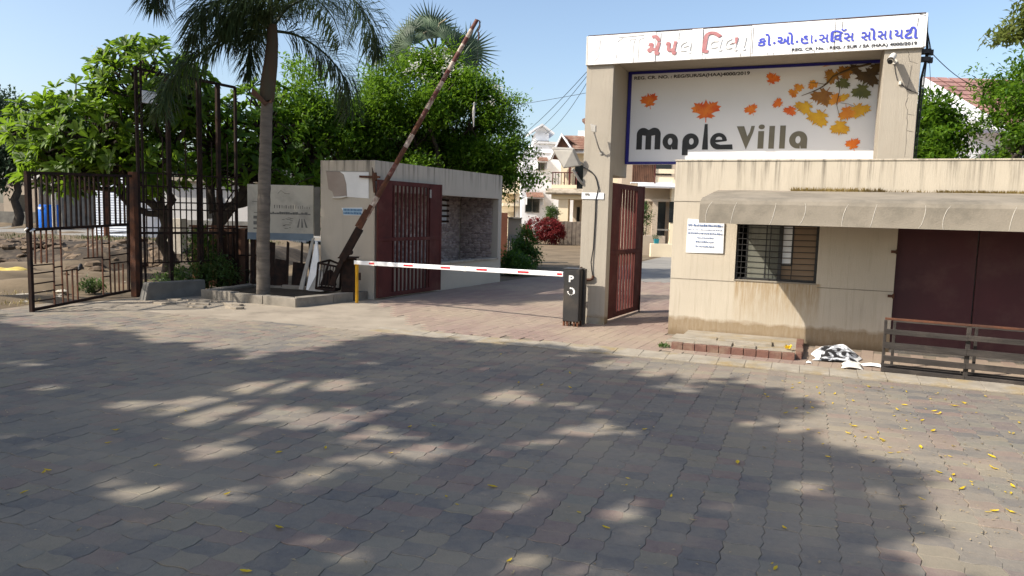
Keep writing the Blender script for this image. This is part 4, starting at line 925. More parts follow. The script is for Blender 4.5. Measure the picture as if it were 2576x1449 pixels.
# tall steel frame and mesh fence behind the gate
FR['TF'] = ((-7.02, 13.72, 0), math.degrees(math.atan2(15.41-13.72, -5.83+7.02)))
tf = thing('steel_frame_fence', 'tall dark steel frame with a bar fence in its lower half behind the iron gate', 'fence', (1.0, 0, 0), 'TF')
for x, h, w_ in ((0, 4.24, .05), (.09, 4.24, .035), (.60, 4.20, .07), (1.22, 4.2, .045), (1.28, 4.18, .03), (1.66, 4.17, .075), (2.06, 4.17, .05)):
    part('post', MB().bar((x, 0, -.02), (x, 0, h), w_, w_, up=(0, 1, 0)), M_iron, tf)
part('top_rail', MB().bar((.0, 0, 4.19), (.62, 0, 4.17), .04), M_iron, tf); part('top_rail', MB().bar((.95, 0, 4.19), (2.06, 0, 4.16), .05), M_iron, tf)
for z in (.60, 1.17, 1.27, 1.62, 1.75, 2.06, 2.30): part('rail', MB().bar((-.02, .0, z), (2.06, 0, z+rnd.uniform(-.02, .02)), .025 if z != 1.17 else .045), M_iron, tf)
x = .14
while x < 2.04:
    part('bar', MB().bar((x, .012, .60), (x+rnd.uniform(-.02, .02), .012, rnd.choice((2.28, 2.28, 3.0, 2.06))), .018, .018, up=(0, 1, 0)), M_iron, tf); x += .115
part('brace', MB().bar((1.68, -.02, 1.62), (2.0, -.02, 2.05), .02), M_iron, tf)
lb = thing('light_panel', 'small pale grey square lamp panel fixed high on the tall steel frame', 'lamp', (.17, -.06, 3.57), 'TF')
part('panel', MB().box(.06, .34, -.10, -.04, 3.575, 3.80), M_paper, lb, .008); part('frame', MB().box(.045, .355, -.085, -.05, 3.56, 3.815), M_iron, lb); part('clip', MB().box(.0, .06, -.06, -.03, 3.66, 3.72), M_iron, lb)

# rusty sheet hoarding
rs = thing('sheet_hoarding', 'hoarding of rusty brown metal sheets on dark posts between steel fence and palm', 'hoarding', (-6.1, 15.6, 0), 'O')
xs_ = [-6.86, -6.50, -6.20, -5.88, -5.62, -5.38]
for k in range(5):
    a, b = xs_[k], xs_[k+1]; o_ = rnd.uniform(-.02, .02)
    part('sheet', MB().hexa([(a+.006, 15.55+o_, .0), (b-.004, 15.52+o_, .0), (b-.004, 15.53+o_, .0), (a+.006, 15.56+o_, .0), (a+.006, 15.58+o_, 1.25+rnd.uniform(-.05, .06)), (b-.004, 15.55+o_, 1.27+rnd.uniform(-.05, .05)), (b-.004, 15.56+o_, 1.27), (a+.006, 15.59+o_, 1.25)]), M_rust2, rs)
    part('patch', MB().hexa([(a+.03, 15.49, .02), (b-.03, 15.49, .03), (b-.03, 15.5, .03), (a+.03, 15.5, .02), (a+.03, 15.50, .6+.1*(k % 2)), (b-.03, 15.50, .58), (b-.03, 15.51, .58), (a+.03, 15.51, .6)]), M_rust2 if k % 2 else M_rust, rs)
for x in (-6.24, -5.93, -5.64): part('post', MB().bar((x, 15.44, -.02), (x, 15.46, 1.25), .05, .05, up=(0, 1, 0)), M_iron, rs)
part('rail', MB().bar((-6.86, 15.43, .66), (-5.36, 15.43, .70), .03), M_iron, rs); part('rail', MB().bar((-6.86, 15.48, 1.28), (-5.36, 15.48, 1.30), .04), M_rust, rs)

# site plan board beside the gatehouse
sb = thing('site_plan_board', 'pale site plan board with faded drawings standing behind the palm', 'board', (-4.7, 14.9, 0), 'O')
M_plan = mat('plan_board', (.56, .52, .43), (.47, .43, .36), 1.5, .7, .03, 20, dirt=(.36, .33, .28))
part('panel', MB().box(-5.40, -4.06, 14.85, 14.89, 1.16, 2.17), M_plan, sb, .004)
part('base_strip', MB().box(-5.40, -4.06, 14.838, 14.8485, 1.06, 1.20), mat('plan_blue', (.20, .25, .29), (.15, .19, .23), 3, .6), sb)
mb = MB()
x = -4.86
while x < -4.14:
    ww = rr.uniform(.012, .035); mb.box(x, x+ww*.5, 14.8465, 14.849, 1.70, 1.70+rr.uniform(.04, .07)); x += ww+.022
x = -4.95
while x < -4.14: ww = rr.uniform(.02, .06); mb.box(x, x+ww, 14.8465, 14.849, 1.58, 1.585+rr.uniform(.015, .05)); x += ww+.004
for _ in range(14): a, z = rr.uniform(-4.72, -4.50), rr.uniform(1.28, 1.54); mb.box(a, a+rr.uniform(.03, .08), 14.8465, 14.849, z, z+.012)
for a, z, w_, h in ((-5.28, 1.48, .12, .06), (-5.28, 1.36, .12, .07), (-5.28, 1.27, .10, .03), (-5.3, 1.82, .14, .01), (-5.27, 1.6, .16, .012)): mb.box(a, a+w_, 14.8465, 14.849, z, z+h)
for k in range(3): mb.prism([(-4.40+.09*k, 1.32), (-4.36+.09*k, 1.32), (-4.335+.045*k, 1.50), (-4.35+.045*k, 1.50)], 14.8465, 14.849)
mb.tube([(-4.78, 14.847, 2.0), (-4.72, 14.847, 2.06), (-4.64, 14.847, 2.0), (-4.54, 14.847, 1.995)], .003, 4)
part('print', mb, M_concg, sb, kind='stuff')
for x in (-5.32, -4.14): part('leg', MB().box(x-.03, x+.03, 14.8925, 14.95, -.02, 2.2), M_iron, sb)
part('side_sheet', MB().box(-4.05, -3.93, 14.86, 14.88, 1.16, 2.15), M_concg, sb)
dk = thing('scrap_panels', 'dark scrap panels and bars stacked below the site plan board', 'scrap', (-4.5, 14.75, .0), 'O')
for a, b, z0, z1, y in ((-5.1, -4.86, .10, 1.03, 14.80), (-4.85, -4.62, .1, .68, 14.74), (-4.5, -4.2, .1, .62, 14.78), (-4.62, -4.56, .1, 1.04, 14.76), (-4.34, -4.29, .1, 1.04, 14.8)):
    part('panel', MB().hexa([(a, y, z0), (b, y, z0), (b, y+.02, z0), (a, y+.02, z0), (a+.02, y+.07, z1), (b+.01, y+.07, z1-.03), (b+.01, y+.09, z1-.03), (a+.02, y+.09, z1)]), M_iron, dk)
lbd = thing('leaning_sheets', 'white boards leaning against the left corner of the gatehouse', 'boards', (-3.9, 14.25, .1), 'O')
part('sheet', MB().hexa([(-4.17, 14.18, .14), (-4.08, 14.15, .13), (-4.07, 14.17, .13), (-4.16, 14.2, .14), (-3.98, 14.43, 1.13), (-3.93, 14.42, 1.14), (-3.92, 14.44, 1.14), (-3.97, 14.45, 1.13)]), M_lampgrey, lbd)
part('sheet', MB().hexa([(-4.02, 14.16, .13), (-3.70, 14.04, .12), (-3.69, 14.06, .12), (-4.01, 14.18, .13), (-3.90, 14.40, 1.08), (-3.86, 14.38, 1.06), (-3.85, 14.40, 1.06), (-3.89, 14.42, 1.08)]), M_fascia, lbd)
part('sheet', MB().hexa([(-3.96, 14.08, .12), (-3.64, 13.98, .12), (-3.63, 14.0, .12), (-3.95, 14.1, .12), (-3.78, 14.17, .52), (-3.64, 14.13, .46), (-3.63, 14.15, .46), (-3.77, 14.19, .52)]), M_lampgrey, lbd)
# ---------------------------------------------------------------- vegetation helpers
def unit(v): return v/np.maximum(1e-9, np.linalg.norm(v, axis=1))[:, None]
def leaf_geo(P, D, L, Wd, fold=.25, up=None, seg2=False):
    """P base points, D directions, L lengths, Wd widths -> folded leaf triangles, each its own island"""
    n = len(P); up = np.tile([0, 0, 1.], (n, 1)) if up is None else up
    S = np.cross(D, up); S = unit(S+1e-6); U = np.cross(S, D)
    L = np.asarray(L)[:, None]; Wd = np.asarray(Wd)[:, None]
    if seg2:
        tip = P+D*L-np.array([0, 0, 1.])*L*.12
        a = P+D*L*.35+U*Wd*fold; 
        V = np.stack([P, P+D*L*.45+S*Wd*.5+U*Wd*fold*.6, P+D*L*.78+S*Wd*.42+U*Wd*fold*.4, tip, P+D*L*.78-S*Wd*.42+U*Wd*fold*.4, P+D*L*.45-S*Wd*.5+U*Wd*fold*.6], 1)
        base = np.arange(n)[:, None]*6
        F = np.concatenate([base+np.array([0, 1, 2]), base+np.array([0, 2, 3]), base+np.array([0, 3, 4]), base+np.array([0, 4, 5])])
        return V.reshape(-1, 3), F
    V = np.stack([P, P+D*L*.5+S*Wd*.5+U*Wd*fold, P+D*L, P+D*L*.5-S*Wd*.5+U*Wd*fold], 1)
    base = np.arange(n)[:, None]*4
    return V.reshape(-1, 3), np.concatenate([base+np.array([0, 1, 2]), base+np.array([0, 2, 3])])
def lobe_points(lobes, n, rng, lo=.45):
    w_ = np.array([l[3]*l[4]*l[5] for l in lobes])**.75; k = rng.choice(len(lobes), n, p=w_/w_.sum()); A_ = np.array([l[:6] for l in lobes])[k]
    d = unit(rng.normal(size=(n, 3))); r = (lo**3+(1-lo**3)*rng.random(n))**(1/3)
    return A_[:, :3]+d*r[:, None]*A_[:, 3:], k, d
def crown(name, lobes, nclump, per, L, mt, parent, seed, clump=.32, lo=.45, droop=.25, wr=.45, keep=None, sup=0, spread=.3):
    rng = np.random.default_rng(seed); C_, k, d = lobe_points(lobes, nclump, rng, lo)
    if sup:
        S_, _, ds = lobe_points(lobes, sup, rng, .72); j = rng.integers(0, sup, nclump); C_ = S_[j]+rng.normal(size=(nclump, 3))*spread*np.array([1, 1, .6]); d = ds[j]
    P = np.repeat(C_, per, 0)+rng.normal(size=(nclump*per, 3))*clump*np.array([1, 1, .75])*.5
    D = unit(np.repeat(d, per, 0)*.55+rng.normal(size=P.shape)*.8+np.array([0, 0, -droop]))
    if keep is not None: m = keep(P, rng); P, D = P[m], D[m]
    l = L*(.65+.7*rng.random(len(P)))
    V, F = leaf_geo(P, D, l, l*wr*(.8+.4*rng.random(len(P))))
    return put(name, npmesh(name, V-np.array(off(parent))*0, F, mt), parent, 'O')
def wobble(a, b, n, amp, rng):
    a, b = np.array(a, float), np.array(b, float); q = [a+(b-a)*t for t in np.linspace(0, 1, n)]
    for i in range(1, n-1): q[i] = q[i]+rng.normal(size=3)*amp
    return [tuple(x) for x in q]
def tree(name, label, base, fork, lobes, nclump, per, L, mt, seed, r=.12, group=None, limbs=3, lsp=.38, **kw):
    rng = np.random.default_rng(seed+500); t = thing(name, label, 'tree', tuple(base), 'O', group)
    tr = MB(); tr.tube(wobble(base, fork, 6, r*.35, rng), list(np.linspace(r*1.15, r*.75, 6)), 10)
    trunk = part('trunk', tr, M_bark, t)
    for l in lobes:
        for _ in range(limbs):
            e = np.array(l[:3])+rng.normal(size=3)*np.array(l[3:6])*lsp; q = wobble(fork, e, 6, .09, rng)
            part('limb', MB().tube(q, list(np.linspace(r*.55, r*.13, 6)), 7), M_bark, t)
            for _ in range(3):
                s_ = np.array(q[rng.integers(2, 5)]); e2 = s_+rng.normal(size=3)*np.array(l[3:6])*lsp*1.45
                tr2 = MB().tube(wobble(s_, e2, 4, .05, rng), list(np.linspace(r*.2, r*.05, 4)), 5); part('branch', tr2, M_bark, t)
    crown('crown', lobes, nclump, per, L, mt, t, seed, **kw); return t

# ---------------------------------------------------------------- plumeria at the left
def plumeria(label, base, fork, lobes, nros, seed, L=.36, mt=None, flowers=0, lo=.55, r=.13):
    mt = mt or M_plum
    rng = np.random.default_rng(seed); t = thing('plumeria_tree', label, 'tree', tuple(base), 'O')
    part('trunk', MB().tube(wobble(base, fork, 6, .06, rng), list(np.linspace(r*1.2, r*.8, 6)), 10), M_bark, t)
    hubs = []
    for l in lobes:
        h = np.array(l[:3])-np.array([0, 0, l[5]*.35]); hubs.append(h)
        part('limb', MB().tube(wobble(fork, h, 7, .12, rng), list(np.linspace(r*.6, r*.32, 7)), 8), M_bark, t)
    C_, k, d = lobe_points(lobes, nros, rng, lo)
    tw = MB()
    for i in range(nros):
        if i % 2 == 0: tw.tube(wobble(hubs[k[i]], C_[i], 5, .10, rng), list(np.linspace(.035, .012, 5)), 5)
    part('branches', tw, M_bark, t, kind='stuff')
    per = 13
    ax_ = unit(d*np.array([1, 1, .6])+np.array([0, 0, .75])+rng.normal(size=d.shape)*.2)
    P = np.repeat(C_, per, 0)+rng.normal(size=(nros*per, 3))*.02; A2 = np.repeat(ax_, per, 0)
    rdm = unit(rng.normal(size=P.shape)); rad = unit(rdm-A2*(rdm*A2).sum(1)[:, None])
    D = unit(rad*1.0+A2*rng.uniform(.05, .9, (len(P), 1)))
    l = L*(.6+.55*rng.random(len(P)))
    V, F = leaf_geo(P, D, l, l*.30, .18, A2, True)
    put('crown', npmesh('crown', V, F, mt), t, 'O')
    if flowers:
        idx = rng.choice(nros, flowers, replace=False); Q = np.repeat(C_[idx]+ax_[idx]*.16, 9, 0)+rng.normal(size=(flowers*9, 3))*.05
        D2 = unit(rng.normal(size=Q.shape)+np.array([0, 0, .6])); V, F = leaf_geo(Q, D2, np.full(len(Q), .055), np.full(len(Q), .045))
        put('flowers', npmesh('flowers', V, F, M_flower), t, 'O', kind='stuff')
    return t
plumeria('wide bright green plumeria tree with big leaf rosettes behind the iron gate', (-8.1, 17.0, 0), (-8.0, 16.7, 1.5),
    [(-9.0, 16.0, 3.3, 1.5, 1.3, 1.0), (-10.2, 16.4, 3.2, 1.0, 1.0, .9), (-7.9, 16.0, 4.3, 1.1, 1.1, .95), (-9.6, 15.9, 2.5, 1.1, 1.0, .6), (-8.3, 16.2, 2.6, 1.3, 1.2, .7), (-7.3, 16.4, 4.0, .7, .9, .9)], 620, 21, .29, flowers=30)
plumeria('plumeria with thick sprawling dark limbs behind the steel frame fence', (-6.5, 17.6, 0), (-7.0, 17.2, 1.2),
    [(-7.0, 17.4, 3.3, 1.2, 1.1, .9), (-5.9, 17.8, 3.7, 1.1, 1.1, 1.1), (-6.2, 17.5, 2.6, 1.5, 1.1, .6), (-5.0, 18.2, 3.2, .9, 1., 1.0)], 380, 22, .26, M_mid, 10, .3, .2)

# ---------------------------------------------------------------- leafy trees behind the gatehouse
tree('leafy_tree', 'dense bright green tree right behind the palm trunk', (-4.6, 19.2, 0), (-4.6, 19.1, 2.0),
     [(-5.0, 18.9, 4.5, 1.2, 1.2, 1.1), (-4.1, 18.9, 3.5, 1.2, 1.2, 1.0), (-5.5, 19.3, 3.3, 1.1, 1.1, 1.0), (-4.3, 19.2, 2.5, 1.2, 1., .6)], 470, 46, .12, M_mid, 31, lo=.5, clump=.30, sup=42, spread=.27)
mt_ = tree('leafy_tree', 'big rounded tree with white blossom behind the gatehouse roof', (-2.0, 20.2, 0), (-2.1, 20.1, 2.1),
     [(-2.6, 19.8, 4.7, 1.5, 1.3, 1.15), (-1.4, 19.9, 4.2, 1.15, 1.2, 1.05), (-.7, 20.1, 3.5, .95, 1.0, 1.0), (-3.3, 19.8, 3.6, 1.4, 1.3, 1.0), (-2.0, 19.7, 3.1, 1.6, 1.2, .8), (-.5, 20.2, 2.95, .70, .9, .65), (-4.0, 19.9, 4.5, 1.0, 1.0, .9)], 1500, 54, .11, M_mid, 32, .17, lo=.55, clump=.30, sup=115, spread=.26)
rngf = np.random.default_rng(4); Q, _, dd = lobe_points([(-2.6, 19.7, 4.8, 1.5, 1.2, 1.1), (-1.4, 19.7, 4.4, 1.3, 1.1, 1.1)], 110, rngf, .98)
Q = Q[(dd[:, 2] > .1)]; Q = np.repeat(Q, 14, 0)+rngf.normal(size=(len(Q)*14, 3))*.06; D2 = unit(rngf.normal(size=Q.shape)); V, F = leaf_geo(Q, D2, np.full(len(Q), .06), np.full(len(Q), .05)); put('blossom', npmesh('blossom', V, F, M_flower), mt_, 'O', kind='stuff')
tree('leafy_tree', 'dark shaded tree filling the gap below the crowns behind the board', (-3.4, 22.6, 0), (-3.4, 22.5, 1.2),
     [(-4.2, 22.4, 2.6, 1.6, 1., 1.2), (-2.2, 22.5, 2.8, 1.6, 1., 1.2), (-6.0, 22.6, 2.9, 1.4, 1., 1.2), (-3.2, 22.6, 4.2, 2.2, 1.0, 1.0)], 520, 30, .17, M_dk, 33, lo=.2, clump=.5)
tree('leafy_tree', 'hazy blue-green tree far off at the left edge', (-31.3, 46, 0), (-31.2, 46, 3.0),
     [(-31.6, 45.5, 6.0, 2.2, 2, 2.3), (-30.4, 45.4, 4.9, 1.5, 1.6, 1.6), (-33, 46, 5, 2.4, 2, 2.6)], 420, 34, .30, M_far, 34, .25, lo=.4, clump=.8)
tree('leafy_tree', 'low spreading tree in the distance behind the steel fence', (-24, 52, 0), (-24, 52, 2.0),
     [(-25, 51, 4.0, 3, 2, 1.8), (-21, 52, 4.2, 3, 2, 2), (-17.5, 53, 4.4, 3, 2, 2.2)], 420, 30, .34, M_far, 35, .25, lo=.3, clump=.9)
# right side
rs1 = tree('leafy_tree', 'dense dark green shrub-like tree right of the gateway behind the booth roof', (8.8, 15.6, 0), (8.8, 15.5, 2.0),
     [(8.3, 15.3, 3.45, .55, .7, .85), (8.62, 15.2, 3.35, .5, .6, .65), (8.75, 15.1, 2.75, 1.0, .8, .55)], 330, 32, .12, M_mid, 41, .10, lo=.35, clump=.24, sup=34, spread=.17)
tree('leafy_tree', 'tall fine-leaved tree at the right edge of the picture', (9.75, 14.3, 0), (9.7, 14.2, 2.2),
     [(9.45, 14.0, 4.0, .50, .7, .70), (9.75, 14.0, 4.5, .50, .7, .40), (9.25, 14.0, 3.45, .40, .6, .4), (9.65, 13.9, 3.0, .7, .7, .55), (10.3, 14.2, 4.0, .8, .8, 1.2)], 430, 34, .10, M_mid, 42, .1, lo=.35, clump=.22, sup=48, spread=.16)
tuft('bougainvillea', 9.15, 13.45, 2.75, 420, .16, .32, leafmat('dusty_pink_bract', (.24, .14, .12), (.32, .2, .17), .3), 'dusty pink bougainvillea in front of the tree at the right edge', 'bush', 'O', .03)

# ---------------------------------------------------------------- feather palm
pm = thing('palm_tree', 'tall feather palm with grey trunk and drooping dark fronds in the kerbed bed', 'palm', (-4.52, 13.2, .1), 'O')
tp = [(-4.525, 13.2, .08), (-4.525, 13.2, .25), (-4.525, 13.2, 1.0), (-4.50, 13.2, 1.9), (-4.47, 13.2, 2.6), (-4.45, 13.2, 3.2), (-4.43, 13.2, 3.62)]
q = []; R_ = []
for a, b in zip(tp[:-1], tp[1:]):
    for k in range(9):
        t = k/9; q.append(tuple(a[i]+(b[i]-a[i])*t for i in range(3))); R_.append((.120-.006*q[-1][2])+(.006 if (len(q) % 3 == 0) else 0))
part('trunk', MB().tube(q, R_, 16), M_trunk, pm)
part('crownshaft', MB().tube([(-4.43, 13.2, 3.58), (-4.43, 13.2, 3.66), (-4.41, 13.2, 3.9), (-4.36, 13.2, 4.25), (-4.33, 13.2, 4.6), (-4.33, 13.2, 4.9)], [.115, .128, .134, .118, .10, .085], 14), M_shaft, pm)
part('dead_sheath', MB().prism([(-4.66, 3.68), (-4.62, 3.78), (-4.40, 3.56), (-4.30, 3.52), (-4.30, 3.60), (-4.42, 3.48)], 13.03, 13.06), M_rust2, pm)
def frond(ctrl, seed, n=78, ll=.62, hang=.9, mt=None, dens=1.0):
    """rachis through control points with plumose leaflets hanging from it"""
    rng = np.random.default_rng(seed); c = np.array(ctrl, float); m = len(c)
    ts = np.linspace(0, m-1.001, n); 
    def cr(t):
        i = int(t); f = t-i; p0, p1, p2, p3 = c[max(i-1, 0)], c[i], c[min(i+1, m-1)], c[min(i+2, m-1)]
        return .5*(2*p1+(p2-p0)*f+(2*p0-5*p1+4*p2-p3)*f*f+(3*p1-p0-3*p2+p3)*f**3)
    R = np.array([cr(t) for t in ts]); Tn = unit(np.gradient(R, axis=0))
    mb = MB().tube([tuple(x) for x in R[::3]]+[tuple(R[-1])], list(np.linspace(.028, .005, len(R[::3])+1)), 6)
    V = np.array(mb.v); F3 = []
    for f in mb.f:
        for k in range(1, len(f)-1): F3.append((f[0], f[k], f[k+1]))
    i0 = int(n*.10); k_per = int(6*dens)
    idx = np.repeat(np.arange(i0, n), k_per); P = R[idx]+Tn[idx]*rng.uniform(-.02, .02, (len(idx), 1))
    side = np.cross(Tn[idx], np.array([0, 0, 1.])); side = unit(side+1e-5); upv = np.cross(side, Tn[idx])
    ang = rng.uniform(0, 2*math.pi, len(idx)); ang = np.where(rng.random(len(idx)) < .72, np.where(rng.random(len(idx)) < .5, 0, math.pi)+rng.normal(0, .45, len(idx)), ang)
    D = unit(side*np.cos(ang)[:, None]+upv*np.sin(ang)[:, None]+Tn[idx]*rng.uniform(.35, .95, (len(idx), 1)))
    fr_ = (idx-i0)/(n-i0); l = ll*(.55+.6*np.sin(np.pi*np.clip(fr_*.85+.12, 0, 1)))*rng.uniform(.75, 1.15, len(idx))
    mid = P+D*l[:, None]*.5; D2 = unit(D+np.array([0, 0, -hang])*rng.uniform(.6, 1.3, (len(idx), 1))); tip = mid+D2*l[:, None]*.55
    S = unit(np.cross(D, np.array([.3, .2, 1.])))*.011
    W6 = np.stack([P, mid+S, mid-S, tip], 1).reshape(-1, 3); b = len(V)+np.arange(len(idx))[:, None]*4
    F_ = np.concatenate([np.array(F3), b+np.array([0, 1, 2]), b+np.array([1, 3, 2])])
    put('frond', npmesh('frond', np.concatenate([V, W6]), F_, mt or M_frond), pm, 'O')
frond([(-4.36, 13.2, 4.72), (-4.85, 13.1, 4.72), (-5.33, 12.9, 4.42), (-5.70, 12.7, 4.05), (-5.92, 12.6, 3.65), (-6.0, 12.5, 3.25)], 1)
frond([(-4.33, 13.2, 4.83), (-4.04, 13.2, 5.21), (-3.46, 13.1, 5.40), (-2.85, 13.0, 5.30), (-2.52, 12.9, 4.82), (-2.42, 12.9, 4.45)], 2, ll=.72)
frond([(-4.31, 13.2, 4.80), (-3.96, 13.4, 4.78), (-3.59, 13.6, 4.58), (-3.32, 13.8, 4.30), (-3.14, 13.9, 3.98), (-3.08, 14.0, 3.55)], 3, ll=.66)
frond([(-4.35, 13.15, 4.85), (-4.75, 12.9, 5.35), (-5.25, 12.6, 5.70), (-5.75, 12.35, 5.55), (-5.93, 12.3, 5.2), (-5.93, 12.3, 4.95)], 4)
frond([(-4.36, 13.15, 4.85), (-4.6, 12.9, 5.15), (-4.95, 12.6, 5.15), (-5.2, 12.4, 4.85), (-5.3, 12.3, 4.45)], 5, ll=.7, dens=1.3)
frond([(-4.38, 13.2, 4.8), (-4.62, 12.95, 5.02), (-4.85, 12.8, 4.92), (-4.98, 12.7, 4.65)], 6, ll=.6)
frond([(-4.33, 13.25, 4.9), (-4.2, 13.7, 5.4), (-3.95, 14.3, 5.7), (-3.7, 14.9, 5.5), (-3.6, 15.3, 5.1)], 7)
frond([(-4.35, 13.25, 4.9), (-4.55, 13.7, 5.4), (-4.9, 14.3, 5.6), (-5.2, 14.8, 5.3), (-5.35, 15.0, 4.8)], 8)
frond([(-4.33, 13.1, 4.9), (-4.2, 12.6, 5.5), (-4.1, 12.0, 5.8), (-4.0, 11.4, 5.7), (-3.95, 11.0, 5.5)], 9)
frond([(-4.33, 13.2, 4.95), (-4.3, 13.1, 5.7), (-4.15, 13.0, 6.4), (-3.9, 12.9, 6.8)], 10)
frond([(-4.36, 13.2, 4.85), (-4.55, 13.3, 5.1), (-4.72, 13.35, 4.95), (-4.80, 13.4, 4.55), (-4.82, 13.4, 4.1)], 11, ll=.55, dens=1.2)

# ---------------------------------------------------------------- fan palm behind the trees
fp = thing('fan_palm', 'blue-green fan palm with dry hanging leaves rising behind the tree crown', 'palm', (-2.35, 21.2, 0), 'O')
part('trunk', MB().tube([(-2.35, 21.2, 0), (-2.35, 21.2, 3), (-2.36, 21.2, 6.2)], [.24, .2, .22], 12), M_trunk, fp)
def fan(c, nrm, up, R, nseg, span, mt, seed, petiole_from=(-2.36, 21.2, 6.1), droop=.0):
    rng = np.random.default_rng(seed); c = np.array(c, float); nrm = np.array(nrm, float); nrm /= np.linalg.norm(nrm)
    up = np.array(up, float); up -= nrm*up.dot(nrm); up /= np.linalg.norm(up); sd_ = np.cross(up, nrm)
    V = []; F = []
    for k in range(nseg):
        a = math.radians(-span/2+span*(k+.5)/nseg); da = math.radians(span/nseg)*.5
        d = up*math.cos(a)+sd_*math.sin(a); r = R*(.85+.2*rng.random())*(1-.12*abs(a/math.pi))
        tw = nrm*(.03 if k % 2 else -.03)
        e0 = up*math.cos(a-da)+sd_*math.sin(a-da); e1 = up*math.cos(a+da)+sd_*math.sin(a+da)
        b = len(V); tip = c+d*r+np.array([0, 0, -droop*r*rng.random()-.05*r])+nrm*rng.normal(0, .04)
        V += [c, c+e0*r*.45-nrm*.015, c+d*r*.48+nrm*.035, c+e1*r*.45-nrm*.015, tip]; F += [(b, b+1, b+2), (b, b+2, b+3), (b+1, b+4, b+2), (b+2, b+4, b+3)]
    mb = MB().tube([petiole_from, tuple((np.array(petiole_from)+c)/2+np.array([0, 0, .08])), tuple(c)], [.03, .022, .016], 6)
    o_ = len(V); V = np.concatenate([np.array(V), np.array(mb.v)])
    for f in mb.f:
        for k in range(1, len(f)-1): F.append((f[0]+o_, f[k]+o_, f[k+1]+o_))
    put('fan_leaf', npmesh('fan_leaf', V, F, mt), fp, 'O')
for k, (c, n_, u_, R, mt2, dr) in enumerate([
    ((-2.2, 20.9, 6.72), (.3, -.75, .6), (.12, 0, 1), .78, M_fan, 0), ((-2.95, 20.8, 6.5), (-.5, -.8, .3), (-.75, 0, .65), .74, M_fan, 0), ((-3.1, 20.9, 6.02), (-.2, -.9, -.3), (-1, 0, -.15), .68, M_fan, .1),
    ((-1.42, 20.7, 6.15), (.25, -.95, .1), (1, 0, -.05), .86, M_fan, 0), ((-1.6, 20.5, 5.80), (.1, -.95, -.2), (.75, 0, -.6), .80, M_fan, .05), ((-2.72, 21.2, 6.85), (-.2, -.6, .75), (-.35, 0, .95), .74, M_fan, 0),
    ((-1.85, 21.2, 6.55), (.1, -.5, .8), (.55, 0, .85), .78, M_fan, 0), ((-2.45, 21.5, 6.9), (0, .9, .4), (-.1, .2, 1), .8, M_fan, 0), ((-1.9, 21.5, 6.3), (.3, .9, .3), (.8, .2, .5), .8, M_fan, 0),
    ((-2.45, 20.7, 6.45), (-.1, -.95, .3), (-.3, 0, 1), .6, M_fan, 0), ((-1.95, 20.6, 6.4), (.2, -.9, .4), (.5, 0, .8), .62, M_fan, 0), ((-2.85, 20.6, 6.2), (-.3, -.9, .1), (-.9, 0, .2), .62, M_fan, .05), ((-1.75, 20.5, 6.1), (.3, -.9, 0), (.9, 0, .2), .66, M_fan, .05),
    ((-2.3, 20.75, 6.15), (0, -1, .1), (-.15, -.1, -1), .6, M_fandry, .2), ((-1.98, 20.7, 6.25), (.2, -1, .2), (.3, -.2, -1), .65, M_fandry, .2), ((-2.65, 20.7, 6.1), (-.2, -1, .1), (-.5, 0, -.8), .6, M_fandry, .2)]):
    fan((c[0]*1.08+.12, c[1], c[2]), n_, u_, R*1.18, 24, 200 if mt2 is M_fan else 120, mt2, 60+k, droop=dr)
part('dry_petioles', MB().tube([(-2.36, 21.0, 6.3), (-2.2, 20.8, 6.9), (-2.0, 20.7, 7.0)], .02, 5).tube([(-2.36, 21.0, 6.3), (-2.5, 20.8, 6.7), (-2.62, 20.7, 6.6)], .02, 5).tube([(-2.3, 21.0, 6.2), (-1.9, 20.8, 6.45), (-1.7, 20.7, 6.0)], .02, 5), M_fandry, fp)

# ---------------------------------------------------------------- street trees standing left of and behind the photographer, whose shade falls on the paving
GAPS = [(-2.61, 6.13, .42), (-2.23, 6.91, .38), (-1.74, 5.91, .33), (-2.0, 5.1, .2), (-2.01, 4.19, .13), (-1.63, 4.13, .14), (-1.32, 4.47, .14), (-0.99, 3.71, .16), (-3.23, 5.0, .14), (0.05, 6.61, .28), (-0.94, 5.43, .28), (0.76, 5.68, .34), (1.18, 8.17, .3), (1.7, 7.92, .32), (1.7, 7.18, .22), (-1.62, 7.06, .32), (-0.45, 5.05, .2), (-0.85, 4.89, .2), (0.11, 4.24, .17), (0.9, 4.03, .2), (0.29, 3.4, .22), (-5.12, 7.56, .3), (-0.14, 7.98, .2), (-6.3, 8.6, .3), (2.2, 6.0, .22), (1.95, 4.6, .2), (-4.2, 6.6, .2)]
EX = [-14, -8, -6.6, -5.3, -3.9, -3.0, -2.2, -1.58, -.6, .6, 1.6, 2.6, 2.9, 9]
EY = [10.9, 10.6, 10.0, 9.7, 8.6, 8.0, 9.1, 9.9, 9.75, 9.3, 8.3, 7.1, 6.0, 5.8]
RX = [1.8, 2.0, 2.2, 2.35, 2.5, 2.6, 2.65, 2.9]; RY = [-6, 0, 3.3, 4.0, 5.2, 6.3, 7.5, 9.0]
_g = random.Random(6)
MORE = [(_g.uniform(-6, 2.4), _g.uniform(5.2, 9.6), _g.uniform(.09, .2)) for _ in range(26)]+[(_g.uniform(-3, 2.0), _g.uniform(3.2, 5.4), _g.uniform(.06, .13)) for _ in range(14)]
